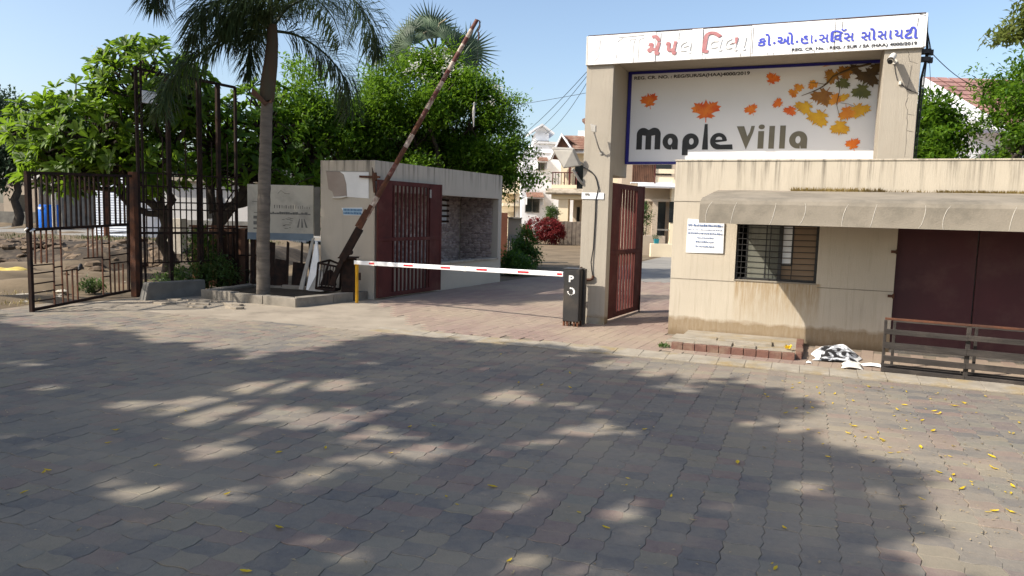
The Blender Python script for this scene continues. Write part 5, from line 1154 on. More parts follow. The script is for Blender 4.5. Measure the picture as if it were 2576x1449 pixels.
def shade_keep(P, rng):
    gx = P[:, 0]-SUN.x/SUN.z*P[:, 2]; gy = P[:, 1]-SUN.y/SUN.z*P[:, 2]
    wv = .16*np.sin(gx*3.1)+.12*np.sin(gx*7.3+1)+.1*np.sin(gy*5+gx); p = sm((np.interp(gx, EX, EY)+wv-gy)/.42)
    wv2 = .22*np.sin(gy*2.9+.5)+.13*np.sin(gy*6.7); p = p*sm((np.interp(gy, RY, RX)+wv2-gx)/.36)
    for a, b, r in GAPS+MORE:
        r = r*(1.18 if r > .22 else 1.5)
        d2 = ((gx-a)/1.35)**2+(gy-b)**2; p = p*sm((np.sqrt(d2)-r*.55)/(r*.9))
    hid = P[:, 2]-1.7 > .345*np.maximum(P[:, 1], .1)       # the crown's lower edge stays above the picture
    return (rng.random(len(P)) < p*.97) & hid
tree('street_tree', 'broad street tree outside the picture whose shade dapples the paving', (-9.6, -1.5, 0), (-9.4, -1.2, 5.0),
     [(-7.5, 2.6, 7.6, 4.2, 4.6, 1.5), (-6.2, 5.0, 7.0, 3.2, 3.2, 1.3), (-6.2, -.6, 7.6, 3.6, 3.4, 1.5), (-10.2, 5.0, 7.4, 3.2, 3.4, 1.4), (-5.4, 1.8, 6.6, 2.4, 3.2, 1.0)], 1500, 42, .27, M_street, 71, .26, limbs=2, lsp=.12, lo=.15, clump=.75, keep=shade_keep)
tree('street_tree', 'second street tree further left outside the picture', (-15.6, 1.5, 0), (-15.4, 1.8, 5.0),
     [(-13.6, 4.6, 7.4, 3.4, 4.2, 1.5), (-15.0, 2.4, 7.8, 3.2, 3.6, 1.5), (-12.6, 6.4, 7.0, 2.6, 2.6, 1.1)], 900, 42, .27, M_street, 72, .25, limbs=2, lsp=.12, lo=.15, clump=.75, keep=shade_keep)
def gate_keep(P, rng):
    gx = P[:, 0]-SUN.x/SUN.z*P[:, 2]; gy = P[:, 1]-SUN.y/SUN.z*P[:, 2]
    p = sm((gy-13.25+.12*np.sin(gx*3))/.35)*sm((16.6-gy)/.5)*sm((gx+6.6)/.5)*sm((.6-gx)/.8)
    return (rng.random(len(P)) < p) & (P[:, 2]-1.7 > .36*np.maximum(P[:, 1], .1))
tree('street_tree', 'third street tree beyond the left edge whose shade falls on the gatehouse front', (-15.6, 9.6, 0), (-15.2, 9.8, 5.2),
     [(-9.2, 12.0, 6.9, 2.2, 1.5, .8), (-11.0, 12.2, 7.2, 2.2, 1.6, .8), (-12.8, 11.4, 7.2, 2.0, 1.8, .9), (-7.6, 12.0, 6.8, 1.6, 1.4, .6)], 400, 30, .20, M_street, 74, .22, limbs=1, lo=.1, clump=.55, keep=gate_keep)
# a bough of the roadside tree reaching in at the top right corner
bo = tree('roadside_tree', 'tree at the right whose leafy bough hangs into the top right corner', (7.4, 6.4, 0), (7.2, 6.6, 3.2),
     [(5.5, 7.0, 4.2, .5, .6, .5), (6.6, 6.8, 4.6, 1.2, 1.2, .7)], 260, 26, .075, leafmat('bough_leaf', (.09, .14, .022), (.20, .23, .05), .45), 73, .10, limbs=1, lo=.2, clump=.2)
part('bough', MB().tube([(5.6, 7.0, 4.2), (5.2, 7.0, 3.98), (4.85, 7.0, 3.72), (4.6, 7.0, 3.52), (4.46, 7.0, 3.43)], [.02, .014, .009, .006, .003], 5), M_bark, bo)
crown('bough_leaves', [(4.92, 7.0, 3.82, .22, .25, .20), (4.70, 7.0, 3.60, .13, .2, .13), (4.62, 7.0, 3.50, .10, .15, .08), (4.45, 7.0, 3.43, .045, .06, .04)], 110, 18, .062, MATS['bough_leaf'], bo, 75, lo=.1, clump=.1)
# ---------------------------------------------------------------- houses inside the estate
M_hwhite = mat('house_white', (.82, .83, .85), (.75, .76, .78), .8, .85, .1, 30, dirt=(.52, .51, .49), dscale=.7)
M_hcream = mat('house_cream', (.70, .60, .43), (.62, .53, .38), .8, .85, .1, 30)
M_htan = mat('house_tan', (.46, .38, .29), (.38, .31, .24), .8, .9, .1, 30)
M_tile = mat('roof_tile', (.25, .135, .095), (.18, .10, .075), 3, .9, .3, 20, dirt=(.33, .25, .19))
M_pinktile = mat('pink_roof_tile', (.36, .20, .175), (.29, .16, .145), 2, .9, .3, 20, dirt=(.19, .12, .11))
M_stonew = mat('rough_stone_wall', (.22, .185, .15), (.12, .10, .085), 4, .95, .8, 14)
def tiles(parent, a, b, c, d, n, mt, t=.04, m=10):
    """courses of tiles on the roof plane a-b (eave) d-c (ridge): each tile a part"""
    a, b, c, d = map(Vector, (a, b, c, d)); nr = (b-a).cross(d-a).normalized()
    if nr.z < 0: nr = -nr
    for k in range(n):
        for i in range(m):
            u0_, u1_ = i/m+.004, (i+1)/m-.004; v0_, v1_ = k/n, (k+1.18)/n
            P = lambda u, v: a.lerp(b, u).lerp(d.lerp(c, u), min(v, 1.02))
            q = [P(u0_, v0_), P(u1_, v0_), P(u1_, v1_), P(u0_, v1_)]; j = rnd.uniform(0, .01)
            part('tile', MB().hexa([q[0]+nr*.01, q[1]+nr*.01, q[2], q[3], q[0]+nr*(t+j), q[1]+nr*(t+j), q[2]+nr*.012, q[3]+nr*.012]), mt, parent)
def window(parent, x0, x1, z0, z1, y, fr=.05, mt=None):
    f = part('window', MB().box(x0-fr, x0, y-.05, y+.02, z0-fr, z1+fr).box(x1, x1+fr, y-.05, y+.02, z0-fr, z1+fr).box(x0, x1, y-.05, y+.02, z1, z1+fr).box(x0, x1, y-.05, y+.02, z0-fr, z0).box((x0+x1)/2-.02, (x0+x1)/2+.02, y-.045, y+.01, z0, z1), M_concg, parent)
    part('pane', MB().box(x0, x1, y-.012, y-.006, z0, z1), mt or M_pane, f)
def awning(parent, x0, x1, z0, z1, y, dpt, n=8, mt=None):
    a = part('awning', MB().prism([(x0, z0), (x1, z0), (x1, z0+.05), (x0, z0+.05)], y-dpt, y-.002), M_hwhite, parent)
    for k in range(n):
        u, v = x0+(x1-x0)*(k+.08)/n, x0+(x1-x0)*(k+.92)/n
        part('tile', MB().hexa([(u, y-dpt-.05, z0+.06), (v, y-dpt-.05, z0+.06), (v, y-.01, z1-.03), (u, y-.01, z1-.03), (u, y-dpt-.05, z0+.11), (v, y-dpt-.05, z0+.11), (v, y-.01, z1+.03), (u, y-.01, z1+.03)]), mt or M_tile, a)
    for x in (x0, x1-.05): part('bracket', MB().prism([(x, z0-.45), (x+.06, z0-.45), (x+.06, z0-.002), (x, z0-.002)], y-dpt*.7, y-.002), M_hwhite, a)

FR['H1'] = ((.52, 52, 0), 5)
h1 = thing('white_house', 'white rendered house with small tiled window awnings beyond the gatehouse', 'house', (3, 3, 0), 'H1')
part('wall', MB().box(0, 6, 0, 8, -.1, 6.05), M_hwhite, h1); part('parapet', MB().box(.75, 6, .1, 7.9, 6.052, 6.80), M_hwhite, h1); part('band', MB().box(.70, 6.05, -.06, .0985, 6.055, 6.13).box(.70, 6.05, -.02, .0985, 6.72, 6.86), M_hwhite, h1)
part('stair_tower', MB().box(.95, 1.9, .8, 3.2, 6.802, 7.55), M_hwhite, h1)
rf = part('roof', MB().prism([(.55, 7.50), (1.36, 8.02), (2.25, 7.42), (2.25, 7.54), (1.36, 8.16), (.55, 7.62)], .4, 3.6), M_hwhite, h1)
part('gable_infill', MB().prism([(.95, 7.552), (1.9, 7.552), (1.9, 7.62), (1.36, 8.0), (.95, 7.7)], .85, .95), M_hwhite, h1)
part('tower_band', MB().box(.9, 1.95, .74, .7995, 6.85, 6.98), M_concg, h1)
window(h1, 1.02, 1.50, 4.9, 5.32, -.002); awning(h1, .98, 1.72, 5.38, 5.74, 0, .7, 6)
window(h1, .30, 1.22, 1.92, 2.80, -.002); awning(h1, .28, 1.50, 2.86, 3.28, 0, .7, 9)
part('balcony', MB().box(-1.2, -.005, 1.5, 5, 3.2, 4.2).box(-1.2, -.005, 1.5, 5, 2.3, 2.5), M_hcream, h1); part('side_door', MB().box(-.03, -.002, 1.0, 1.6, 1.4, 3.0), M_pane, h1)
part('side_block', MB().box(-4.2, -.01, 5.2, 8, -.1, 5.5), M_hcream, h1)

FR['H2'] = ((2.78, 46.2, 0), -12)
h2 = thing('cream_house', 'cream house with a gabled balcony and tiled roof beside the left pillar', 'house', (2, 3, 0), 'H2')
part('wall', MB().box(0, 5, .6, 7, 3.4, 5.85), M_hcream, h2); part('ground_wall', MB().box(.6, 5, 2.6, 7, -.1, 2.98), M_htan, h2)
part('porch_pier', MB().box(0, .62, 0, .9, -.1, 2.74), M_hcream, h2); part('porch_pier', MB().box(2.6, 3.2, 0, .9, -.1, 2.74), M_hcream, h2)
part('lintel', MB().box(-.45, 5, -.1, 2.5, 2.742, 3.02), M_hcream, h2)
part('balcony_slab', MB().ext([(-.55, 3.03), (-.60, 3.12), (-.52, 3.28), (-.3, 3.39), (.6, 3.398), (.6, 3.03)], -.75, 5), M_conc, h2)
part('balcony_kerb', MB().box(-.42, 1.15, -.32, -.2, 3.40, 3.62), M_hcream, h2)
bl_ = part('balcony_rail', MB().box(-.42, 1.15, -.29, -.23, 4.34, 4.40), M_maroon, h2)
for k in range(9): part('baluster', MB().box(-.40+.185*k, -.37+.185*k+(.03 if k % 4 == 0 else 0), -.285, -.235, 3.62, 4.34), M_maroon if k % 4 == 0 else M_iron, bl_)
part('balcony_post', MB().box(.62, .74, -.29, -.19, 3.62, 4.9), M_maroon, h2); part('balcony_door', MB().box(.9, 1.5, .585, .598, 3.42, 4.9), M_pane, h2)
gb = part('gable', MB().prism([(-.52, 5.16), (.13, 6.60), (.13, 6.78), (-.66, 5.12)], -.5, .0).prism([(.13, 6.60), (.80, 5.70), (.94, 5.68), (.13, 6.78)], -.5, .0), M_hwhite, h2)
part('gable_infill', MB().prism([(-.25, 5.75), (.13, 6.58), (.52, 6.05), (.42, 5.86), (-.1, 5.86)], -.2, -.1).prism([(-.45, 5.2), (-.28, 5.55), (.1, 5.15)], -.2, -.1), M_rust2, h2)
rf2 = part('roof', MB().hexa([(.15, -.45, 6.66), (1.6, .1, 5.70), (1.6, 3, 5.70), (.15, 3, 6.66), (.15, -.45, 6.72), (1.6, .1, 5.76), (1.6, 3, 5.76), (.15, 3, 6.72)]), M_tile, h2)
tiles(rf2, (.82, -.48, 5.78), (2.0, -.35, 5.80), (1.35, .8, 6.72), (.16, .8, 6.74), 8, M_tile, .03, 10)
part('roof_infill', MB().hexa([(.2, -.3, 5.6), (2.0, -.2, 5.6), (2.0, .8, 5.6), (.2, .8, 5.6), (.2, -.3, 5.62), (2.0, -.2, 5.62), (1.35, .78, 6.66), (.17, .78, 6.68)]), M_hwhite, h2)
part('porch_door', MB().box(.85, 1.05, 2.57, 2.598, .0, 2.3), M_pane, h2); part('porch_window', MB().box(1.32, 1.5, 2.57, 2.598, 1.75, 2.25), M_pane, h2)
window(h2, 2.1, 2.9, 4.0, 5.0, .598)
tw = part('stair_tower', MB().box(.6, 5, 3.8, 8, 5.852, 7.4), M_hwhite, h2); part('tower_wall', MB().box(1.3, 5, 4.2, 8, 7.402, 8.3), M_hwhite, h2); part('tower_window', MB().box(1.42, 1.85, 4.17, 4.198, 7.52, 8.05), M_pane, h2)
part('tower_roof', MB().prism([(.85, 8.0), (.85, 8.18), (2.6, 8.75), (2.6, 8.55)], 3.8, 8.2), M_tile, h2)
cw = MB()
for x in np.arange(2.75, 4.4, .25): cw.box(x+.01, x+.245, 44.05+.02*math.sin(9*x), 44.3, -.02, 1.36+.02*math.sin(7*x))
single('stone_wall', cw, M_stonew, 'rough stone garden wall before the cream house', 'wall', 'O')

FR['H3'] = ((5.9, 36.0, 0), -6)
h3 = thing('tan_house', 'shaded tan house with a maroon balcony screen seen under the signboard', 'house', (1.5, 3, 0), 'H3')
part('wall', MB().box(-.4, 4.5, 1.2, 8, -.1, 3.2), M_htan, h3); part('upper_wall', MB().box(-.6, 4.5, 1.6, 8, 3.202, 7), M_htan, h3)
part('canopy_slab', MB().ext([(-.35, 3.15), (-.40, 3.24), (-.2, 3.36), (1.2, 3.40), (1.2, 3.28), (-.1, 3.24)], .15, 1.98), M_hwhite, h3)
sc_ = part('balcony_screen', MB().box(-.15, .93, .50, .54, 3.45, 5.0), M_rust2, h3)
for k in range(12): part('rib', MB().box(-.15+.09*k, -.10+.09*k, .47, .499, 3.46, 5.0), M_rust2, sc_)
part('balcony_floor', MB().box(-.2, 2.0, .45, 1.19, 3.402, 3.448), M_hwhite, h3); part('balcony_wall', MB().box(.95, 1.9, .50, .60, 3.45, 3.72).box(.95, 1.9, .50, .60, 3.9, 4.12), M_hcream, h3)
part('balcony_window', MB().box(1.0, 1.85, 1.57, 1.598, 3.9, 5.0), M_pane, h3); part('drain_pipe', MB().tube([(.96, .44, 3.3), (.96, .44, 5.0)], .03, 6), M_maroon, h3)
part('pier', MB().box(1.78, 2.3, .2, 1.0, -.1, 3.60), M_hcream, h3); part('pier', MB().box(.92, 1.18, .5, .9, -.1, 2.52), M_htan, h3); part('lintel', MB().box(.3, 1.78, .52, .9, 2.522, 2.64), M_htan, h3)
part('window', MB().box(.33, .66, 1.17, 1.198, 1.95, 2.55), M_pane, h3); part('door', MB().box(1.22, 1.62, 1.17, 1.198, .3, 2.52), M_pane, h3); part('window', MB().box(1.7, 1.95, .17, .198, 1.5, 2.52), M_pane, h3)
part('porch_step', MB().box(1.0, 1.7, .3, 1.19, -.1, .3), M_htan, h3); part('porch_bench', MB().box(1.2, 1.75, .35, .55, 1.10, 1.17), M_concg, h3)
single('planter_wall', MB().box(5.60, 6.9, 33.2, 33.9, -.02, .90), M_htan, 'tan box planter in front of the tan house', 'planter', 'O', bev=.01)
single('garden_wall', MB().box(6.12, 7.9, 32.45, 32.75, -.02, .57), M_hcream, 'low sunlit cream garden wall carrying a teal pot', 'wall', 'O', bev=.01)
pot = thing('flower_pot', 'square teal flower pot on the low cream wall', 'pot', (6.38, 32.6, .57), 'O')
part('body', MB().hexa([(6.29, 32.5, .575), (6.47, 32.5, .575), (6.47, 32.7, .575), (6.29, 32.7, .575), (6.27, 32.48, .78), (6.49, 32.48, .78), (6.49, 32.72, .78), (6.27, 32.72, .78)]), mat('teal_glaze', (.02, .22, .26), (.015, .17, .21), 4, .4), pot, .008)
rngp = np.random.default_rng(2)
Q = np.array([6.38, 32.6, .86])+rngp.normal(size=(90, 3))*np.array([.09, .07, .06]); V, F = leaf_geo(Q, unit(rngp.normal(size=Q.shape)), np.full(90, .08), np.full(90, .035)); put('leaves', npmesh('leaves', V, F, M_weed), pot, 'O')
def bush(name, label, lobes, nc, per, L, mt, seed, cat='bush', lo=.55, clump=.2, stem=None):
    b0 = (float(lobes[0][0]), float(lobes[0][1]), 0.); t = thing(name, label, cat, b0, 'O')
    rg_ = np.random.default_rng(seed); mb = MB()
    for k in range(5): mb.tube(wobble((b0[0]+rg_.normal()*.06, b0[1]+rg_.normal()*.06, 0), (lobes[k % len(lobes)][0]+rg_.normal()*.15, lobes[k % len(lobes)][1]+rg_.normal()*.15, lobes[k % len(lobes)][2]), 4, .03, rg_), [.025, .02, .015, .008], 5)
    part('stem', mb, M_bark, t); crown('foliage', lobes, nc, per, L, mt, t, seed, lo=lo, clump=clump, keep=lambda P, r_: P[:, 2] > .03); return t
bush('young_tree', 'thin sunlit shrub growing beside the tan house', [(6.0, 33.5, 1.5, .34, .3, .6), (5.95, 33.4, 2.0, .22, .25, .4)], 60, 16, .09, M_weed, 81, 'shrub', .2)
bush('red_bush', 'rounded dark red bush beside the inner road', [(1.35, 43, .85, .68, .6, .62), (2.1, 42.9, .80, .78, .6, .70), (2.5, 43, .6, .5, .5, .5)], 330, 26, .13, M_red, 82, lo=.8, clump=.16)
bush('green_bush', 'bright green bush behind the red bush', [(2.3, 45.0, 1.9, .42, .4, .38), (2.2, 45.0, 1.3, .4, .4, .5)], 90, 24, .12, M_weed, 83, lo=.5)
bush('yellow_bush', 'small yellow-green bush left of the red bush', [(.62, 43.4, .75, .35, .4, .35)], 40, 24, .10, leafmat('yellow_green', (.13, .15, .03), (.2, .2, .05), .3), 84)
bush('dark_shrub', 'tall dark green shrub at the end of the gatehouse', [(.42, 24.0, .75, .3, .3, .55), (.5, 23.8, .35, .42, .4, .35), (.15, 23.6, .45, .35, .4, .4)], 190, 26, .10, M_dk, 85, lo=.4)
bush('dark_shrub', 'low dark shrub against the gatehouse corner', [(-.02, 20.6, .32, .32, .4, .32), (.25, 21.2, .25, .32, .4, .25)], 120, 26, .09, M_dk, 86, lo=.4)
bk = thing('brick_pier', 'brown brick pier and grey slatted box behind the gatehouse corner', 'pier', (.0, 26.0, 0), 'O')
part('pier', MB().box(-.55, -.22, 25.8, 26.1, -.02, 1.75), mat('brown_red', (.17, .065, .04), (.13, .05, .03), 4, .85), bk); part('box', MB().box(-.2, .28, 26.2, 26.6, .75, 1.55), M_htan, bk)
for k in range(6): part('slat', MB().box(-.2+.08*k, -.145+.08*k, 26.15, 26.19, .12, .98), M_lampgrey, bk)
part('box_lid', MB().box(-.22, .30, 26.12, 26.62, 1.552, 1.60), M_concg, bk)
ls = thing('street_lamp', 'small street lamp with a conical shade before the white house', 'street lamp', (.18, 36, 0), 'O')
part('pole', MB().tube([(.02, 36, 0), (.02, 36, 3.2), (.10, 36, 3.55), (.30, 36, 3.6), (.42, 36, 3.45)], .03, 8), M_iron, ls)
part('shade', MB().tube([(.42, 36, 3.48), (.42, 36, 3.40), (.42, 36, 3.12)], [.03, .06, .22], 14), M_lampgrey, ls)

# ---------------------------------------------------------------- house with pink tiles at the right
h4 = thing('tiled_house', 'white house with a faded pink tiled roof behind the trees at the right', 'house', (16.5, 28, 0), 'O')
part('wall', MB().box(14.6, 21, 26.2, 33, -.1, 5.0), M_hwhite, h4)
part('gable_wall', MB().hexa([(14.0, 26.3, 4.9), (21, 26.3, 4.9), (21, 33, 4.9), (14.0, 33, 4.9), (14.0, 29.2, 6.9), (21, 29.2, 6.9), (21, 29.8, 6.9), (14.0, 29.8, 6.9)]), M_hwhite, h4)
rf4 = part('roof', MB().hexa([(16.3, 24.8, 5.0), (21, 24.8, 5.0), (21, 26.1, 6.68), (14.15, 26.0, 6.72), (16.3, 24.8, 5.06), (21, 24.8, 5.06), (21, 26.1, 6.74), (14.15, 26.0, 6.78)]), M_pinktile, h4)
tiles(rf4, (16.3, 24.75, 5.07), (21, 24.75, 5.07), (21, 26.1, 6.76), (14.12, 26.0, 6.80), 11, M_pinktile, .035, 16)
part('barge_board', MB().hexa([(16.15, 24.7, 4.82), (16.3, 24.7, 4.82), (14.2, 26.0, 6.5), (14.02, 26.0, 6.5), (16.15, 24.7, 5.06), (16.3, 24.7, 5.06), (14.2, 26.0, 6.82), (14.02, 26.0, 6.82)]), M_hwhite, h4)
window(h4, 16.4, 17.4, 2.9, 4.2, 26.19)

# ---------------------------------------------------------------- plot at the far left
def lot():
    nx, ny = 130, 130; xs = -46+(np.linspace(0, 1, nx)**.75)*39.2; ys_ = 11+np.linspace(0, 1, ny)**1.5*40
    X, Y_ = np.meshgrid(xs, ys_); rg_ = np.random.default_rng(5); H_ = np.zeros_like(X)
    for k in range(26):
        fq = rg_.uniform(.3, 4.2); a = rg_.uniform(0, 6.28); H_ += np.sin(fq*(X*np.cos(a)+Y_*np.sin(a))+rg_.uniform(0, 6))*.030/max(.6, fq**.55)
    edge = np.interp(Y_, [11, 13.6, 14.5, 60], [-7.7, -7.3, -6.7, -6.7]); m = sm((edge-X)/1.2)
    bank = .36*sm((Y_-18.6)/1.6)*sm((33-Y_)/6)
    Z_ = m*(H_+.05+bank+rg_.normal(size=X.shape)*.012*(bank > .05)*2)-.03*(1-m)-.004
    V = np.stack([X, Y_, Z_], -1).reshape(-1, 3); i = np.arange(nx*ny).reshape(ny, nx)
    F = np.stack([i[:-1, :-1], i[:-1, 1:], i[1:, 1:], i[1:, :-1]], -1).reshape(-1, 4)
    me = npmesh('dirt_lot', V, F, [M_dirt, M_bank]); cy = V[F].mean(1)[:, 1]+np.sin(V[F].mean(1)[:, 0]*1.3)*.5; me.polygons.foreach_set('material_index', ((cy > 18.3) & (cy < 25.5)).astype(np.int32)); put('dirt_lot', me, None, 'O', kind='structure')
    return lambda x, y: float(np.interp(y, [18.6, 20.2], [.05, .4]))
lot()
sheet('yard_slab', [(-30, 36), (-8, 36), (-8, 52), (-34, 52)], .10, M_road)
def rock(seed, r):
    rg_ = np.random.default_rng(seed); mb = MB(); n = 8; vs = []
    for j, (h, s_) in enumerate(((-.3, .75), (.15, 1.), (.5, .6))):
        for i in range(n): a = 2*math.pi*i/n; q = s_*r*rg_.uniform(.75, 1.2); vs.append((q*math.cos(a), q*math.sin(a), r*h*rg_.uniform(.8, 1.2)))
    fs_ = [(j*n+i, j*n+(i+1) % n, (j+1)*n+(i+1) % n, (j+1)*n+i) for j in range(2) for i in range(n)]+[tuple(range(2*n, 3*n))]
    mb.add(vs, fs_); return mb
M_rock = mat('rubble_rock', (.17, .125, .085), (.09, .065, .045), 5, .95, .8, 20); M_chalk = mat('chalky_rubble', (.55, .50, .42), (.4, .36, .30), 5, .95, .6, 20)
RK = [rock(k, .16+.03*k).mesh('rubble_stone', M_rock) for k in range(5)]; CK = [rock(k+9, .07+.02*k).mesh('plaster_lump', M_chalk) for k in range(3)]
rgk = np.random.default_rng(9)
for k in range(150):
    y = rgk.uniform(16.5, 25); x = rgk.uniform(-.66*y-1.5, -7.6-(y-16)*.05)
    z = (.0 if y < 18.4 else float(np.interp(y, [18.4, 20.2], [.05, .38])))
    o = bpy.data.objects.new('rubble_stone', RK[k % 5]); COL.objects.link(o); o.location = (x, y, z+.02); o.rotation_euler = (rgk.uniform(-.3, .3), rgk.uniform(-.3, .3), rgk.uniform(0, 6)); s_ = rgk.uniform(.5, 1.3); o.scale = (s_, s_, s_*.8)
    tag(o, 'rough brown rubble stone on the bank of the dirt plot behind the iron gate', 'stone', 'rubble on the dirt plot')
for k in range(34):
    y = rgk.uniform(12.0, 13.3) if k % 2 else rgk.uniform(13, 17); x = rgk.uniform(-9.6, -7.7) if k % 2 else rgk.uniform(-11.5, -7.7)
    o = bpy.data.objects.new('plaster_lump', CK[k % 3]); COL.objects.link(o); o.location = (x, y, .03); o.rotation_euler = (0, 0, rgk.uniform(0, 6)); s_ = rgk.uniform(.4, 1.3); o.scale = (s_, s_, s_*.6)
    tag(o, 'pale lump of broken plaster on the ground by the iron gate', 'rubble', 'plaster lumps by the iron gate')
def grass(name, xr, yr, n, h, mt, zf, seed):
    rg_ = np.random.default_rng(seed); x = rg_.uniform(*xr, n); y = rg_.uniform(*yr, n); c = np.sin(x*2.1)*np.cos(y*1.7)+rg_.normal(size=n)*.4; m = c > -.1; x, y = x[m], y[m]; n = len(x)
    P = np.stack([x, y, np.array([zf(a) for a in y])], 1); D = unit(np.stack([rg_.normal(size=n)*.35, rg_.normal(size=n)*.35, np.ones(n)], 1)); l = h*rg_.uniform(.5, 1.2, n)
    V, F = leaf_geo(P, D, l, l*.12, .05); put(name, npmesh(name, V, F, mt), None, 'O', 'sparse green grass on the dirt plot' if 'dry' not in name else 'dry straw-coloured grass along the edge of the dirt plot', 'grass', kind='stuff')
grass('grass', (-26, -8.5), (25.5, 33), 9000, .20, M_grass, lambda a: .36*float(sm((33-a)/6)), 1)
grass('dry_grass', (-11, -7.9), (11.6, 13.2), 2600, .09, leafmat('straw', (.35, .27, .10), (.42, .34, .16), .2), lambda a: .02, 2)
bush('weed_bush', 'green weeds behind the broken concrete upstand', [(-6.5, 14.6, .25, .42, .35, .28), (-6.05, 15.0, .38, .35, .35, .4), (-6.85, 14.3, .15, .25, .25, .18)], 150, 22, .075, M_weed, 87, 'weeds', .3, .15)
bush('weed_bush', 'small green weed seen through the lower bars of the iron gate', [(-8.05, 13.9, .14, .22, .22, .14)], 34, 20, .06, M_weed, 88, 'weeds', .3, .1)
bush('climber', 'straggling green plant beside the rusty sheets', [(-6.45, 15.2, .85, .3, .2, .42)], 60, 18, .08, M_dk, 89, 'plant', .2, .15)
sk_ = crumple('yellow_sack', 0, 0, .42, .2, .08, 31, [mat('yellow_plastic', (.60, .46, .12), (.5, .38, .1), 4, .6)], 'yellow plastic sack lying on the dirt plot at the left edge', 'sack'); sk_.location = (-11.95, 17.2, .05); sk_.rotation_euler = (0, 0, .2)
wt = thing('blue_drum', 'big blue plastic drum beyond the iron gate', 'drum', (-27.6, 43.5, .1), 'O')
M_bl = mat('blue_plastic', (.01, .13, .52), (.008, .10, .42), 2, .4)
part('body', MB().tube([(-27.6, 43.5, .1), (-27.6, 43.5, .2), (-27.6, 43.5, 1.35), (-27.6, 43.5, 1.45)], [.50, .55, .57, .52], 22), M_bl, wt); part('lid', MB().tube([(-27.6, 43.5, 1.45), (-27.6, 43.5, 1.56)], [.54, .5], 22), M_bl, wt); part('label', MB().box(-27.9, -27.55, 42.92, 42.94, 1.28, 1.42), M_paper, wt)
shd = thing('white_shed', 'white weatherboard shed behind the iron gate', 'shed', (-18.7, 35, 0), 'O')
part('core', MB().box(-19.75, -17.75, 34.6, 37, .1, 3.2), M_hwhite, shd)
M_lap = mat('blue_white_boards', (.66, .70, .76), (.58, .62, .68), 2, .6)
for k in range(26): part('board', MB().hexa([(-19.8, 34.52, .1+.12*k), (-17.7, 34.52, .1+.12*k), (-17.7, 34.598, .1+.12*k), (-19.8, 34.598, .1+.12*k), (-19.8, 34.57, .215+.12*k), (-17.7, 34.57, .215+.12*k), (-17.7, 34.598, .215+.12*k), (-19.8, 34.598, .215+.12*k)]), M_lap, shd)
part('roof', MB().box(-20.0, -17.5, 34.4, 37.2, 3.25, 3.33), M_lampgrey, shd)
sp = thing('utility_pole', 'pale concrete pole with a grey drum on top beyond the iron gate', 'pole', (-22.6, 36, 0), 'O')
part('shaft', MB().tube([(-22.6, 36, 0), (-22.6, 36, 3.5)], .10, 10), M_lampgrey, sp); part('drum', MB().tube([(-22.6, 36, 3.4), (-22.6, 36, 4.3)], .3, 14), M_lampgrey, sp)
hut = thing('far_hut', 'grey hut with a pitched roof far off at the left edge', 'hut', (-36.5, 54, 0), 'O')
part('wall', MB().box(-37.6, -35.0, 54, 57, 0, 3.3), M_htan, hut); part('roof', MB().hexa([(-37.8, 53.8, 3.3), (-34.8, 53.8, 3.3), (-34.8, 57, 3.3), (-37.8, 57, 3.3), (-37.4, 55.3, 4.5), (-35.2, 55.3, 4.5), (-35.2, 55.4, 4.5), (-37.4, 55.4, 4.5)]), M_lampgrey, hut); part('door', MB().box(-36.6, -35.9, 53.97, 53.998, 0, 2.2), M_pane, hut)
bwl = MB(); bwl.box(-60, -28.6, 50, 50.3, 0, 1.0)
single('boundary_wall', bwl, M_concg, 'low dark boundary wall across the far side of the dirt plot', 'wall', 'O')
ob_ = thing('outbuilding', 'pale plastered outbuilding behind the rusty sheet hoarding', 'building', (-12, 33, 0), 'O')
part('wall', MB().box(-15.0, -10.2, 31.5, 36, 0, 2.75), mat('outbuilding_plaster', (.52, .50, .48), (.44, .43, .41), .8, .9), ob_); part('band', MB().box(-15.05, -10.15, 31.45, 31.499, .0, 1.1), M_concg, ob_); part('window', MB().box(-13.2, -12.5, 31.46, 31.497, 1.2, 2.1), M_pane, ob_); part('roof', MB().box(-15.2, -10.0, 31.2, 36.2, 2.752, 2.9), M_conc, ob_)  # wall plaster is its own pale grey, mottled at random
gb_ = thing('grey_building', 'long grey single-storey building beyond the blue drum', 'building', (-24, 47.5, 0), 'O')
part('wall', MB().box(-29.0, -21.0, 47, 50, .1, 2.9), M_concg, gb_); part('roof', MB().box(-29.3, -20.7, 46.6, 50.3, 2.902, 3.1), M_lampgrey, gb_)
for k in range(5): part('window', MB().box(-25.6+.9*k, -25.1+.9*k, 46.96, 46.997, .5, 1.5), M_pane, gb_)
fr_ = single('rusty_pole', MB().tube([(-15.6, 28, .2), (-15.6, 28, 3.0)], .10, 8), M_rust, 'rust-red pole behind the bars of the iron gate', 'pole', 'O')
pws = single('block_stack', MB().box(-9.55, -9.1, 20.0, 20.35, .3, 1.35), M_chalk, 'stack of pale concrete blocks behind the steel fence', 'blocks', 'O', bev=.01)

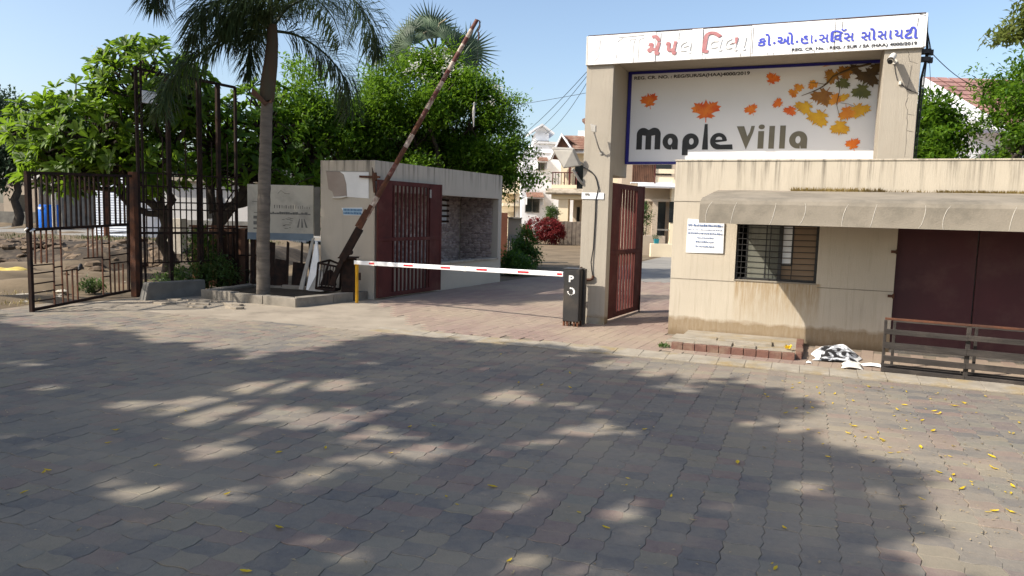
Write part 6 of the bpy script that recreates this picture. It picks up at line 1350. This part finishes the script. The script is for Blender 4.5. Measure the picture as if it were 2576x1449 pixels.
# ---------------------------------------------------------------- fallen leaves and litter
LPOS = [(-2.92, 4.49), (-2.92, 4.45), (-1.6, 4.95), (-1.69, 5.35), (-2.29, 4.65), (-2.3, 4.62), (-1.66, 4.18), (-1.16, 4.06), (-1.21, 3.74), (-0.36, 4.23), (-0.29, 4.12), (1.13, 5.57), (0.79, 4.62), (0.76, 4.5), (0.55, 3.85), (1.06, 3.98), (1.55, 3.91), (1.33, 3.48), (1.33, 3.43), (1.84, 4.49), (2.91, 7.01), (3.06, 7.58), (2.18, 5.51), (2.62, 5.08), (2.98, 4.89), (2.97, 4.74), (3.1, 4.73), (2.75, 4.2), (2.88, 4.21), (3.02, 4.22), (4.36, 7.29), (4.53, 7.22), (4.79, 7.2), (2.77, 5.69), (2.33, 5.17), (2.4, 4.27), (3.28, 5.08), (3.43, 5.01), (3.21, 4.55), (0.04, 3.32), (-1.21, 3.26), (-1.39, 3.68), (-2.83, 4.13), (-4.68, 6.87), (-2.68, 5.92), (-1.3, 5.06), (-3.31, 7.94), (-3.6, 11.25), (-0.78, 5.64), (1.01, 4.33), (1.62, 4.99), (2.53, 3.82), (3.27, 5.25), (3.46, 6.2), (3.52, 5.91), (0.79, 3.45), (0.42, 4.05), (3.3, 6.86), (3.06, 6.76), (3.86, 7.49), (3.07, 4.6), (3.0, 4.63), (3.87, 6.63)]
rl = random.Random(12)
for _ in range(130):
    a = rl.random(); LPOS.append((rl.uniform(2.4, 4.6), rl.uniform(4.2, 7.6)) if a < .8 else (rl.uniform(-3, 3), rl.uniform(3.3, 9)))
def dead_leaf(seed):
    r = random.Random(seed); L = .030+.012*r.random(); w_ = L*r.uniform(.22, .42); cu = r.uniform(.15, .55); n = 6; V = []; F = []
    for i in range(n+1):
        t = i/n; x = (t-.5)*2*L; ww = w_*math.sin(math.pi*min(1, t*.92+.06))**.8; z = .004+cu*L*(2*t-1)**2*.8; tw = r.uniform(-.2, .2)*ww
        V += [(x, -ww, z+abs(ww)*.5+tw), (x, 0, z), (x, ww, z+abs(ww)*.5-tw)]
    for i in range(n):
        for k in range(2): F.append((i*3+k, i*3+k+1, i*3+4+k, i*3+3+k))
    V.append((-L*1.5, .002, .012)); F.append((0, 1, len(V)-1))
    mb = MB(); mb.add(V, F); return mb
DL = [dead_leaf(k).mesh('fallen_leaf', M_dry if k in (3, 7) else M_tyl) for k in range(8)]
for k, (x, y) in enumerate(LPOS):
    o = bpy.data.objects.new('fallen_leaf', DL[k % 8]); COL.objects.link(o); o.location = (x, y, .002); o.rotation_euler = (rl.uniform(-.15, .15), rl.uniform(-.15, .15), rl.uniform(0, 6.28))
    s_ = rl.uniform(.28, .85); o.scale = (s_, s_, s_); tag(o, *(('small dry brown fallen leaf lying on the block paving', 'leaf', 'dry brown leaves fallen on the paving') if k % 8 in (3, 7) else ('small yellow fallen leaf lying on the block paving', 'leaf', 'yellow leaves fallen on the paving')))
rgd = np.random.default_rng(77); n = 2600
x = np.concatenate([rgd.uniform(-6, 5, n), rgd.uniform(2.2, 5, 700)]); y = np.concatenate([rgd.uniform(3, 11, n), rgd.uniform(3.6, 8, 700)])
P = np.stack([x, y, np.full(len(x), .004)], 1); a = rgd.uniform(0, 6.28, len(x)); D = np.stack([np.cos(a), np.sin(a), rgd.uniform(0, .3, len(x))], 1); l = rgd.uniform(.008, .03, len(x))
V, F = leaf_geo(P, unit(D), l, l*rgd.uniform(.15, .6, len(x)), .2)
put('leaf_litter', npmesh('leaf_litter', V, F, M_dry), None, 'O', 'fine dry leaf bits and twigs scattered over the paving', 'litter', kind='stuff')
for o in bpy.data.objects:
    if '_b' in o: del o['_b']
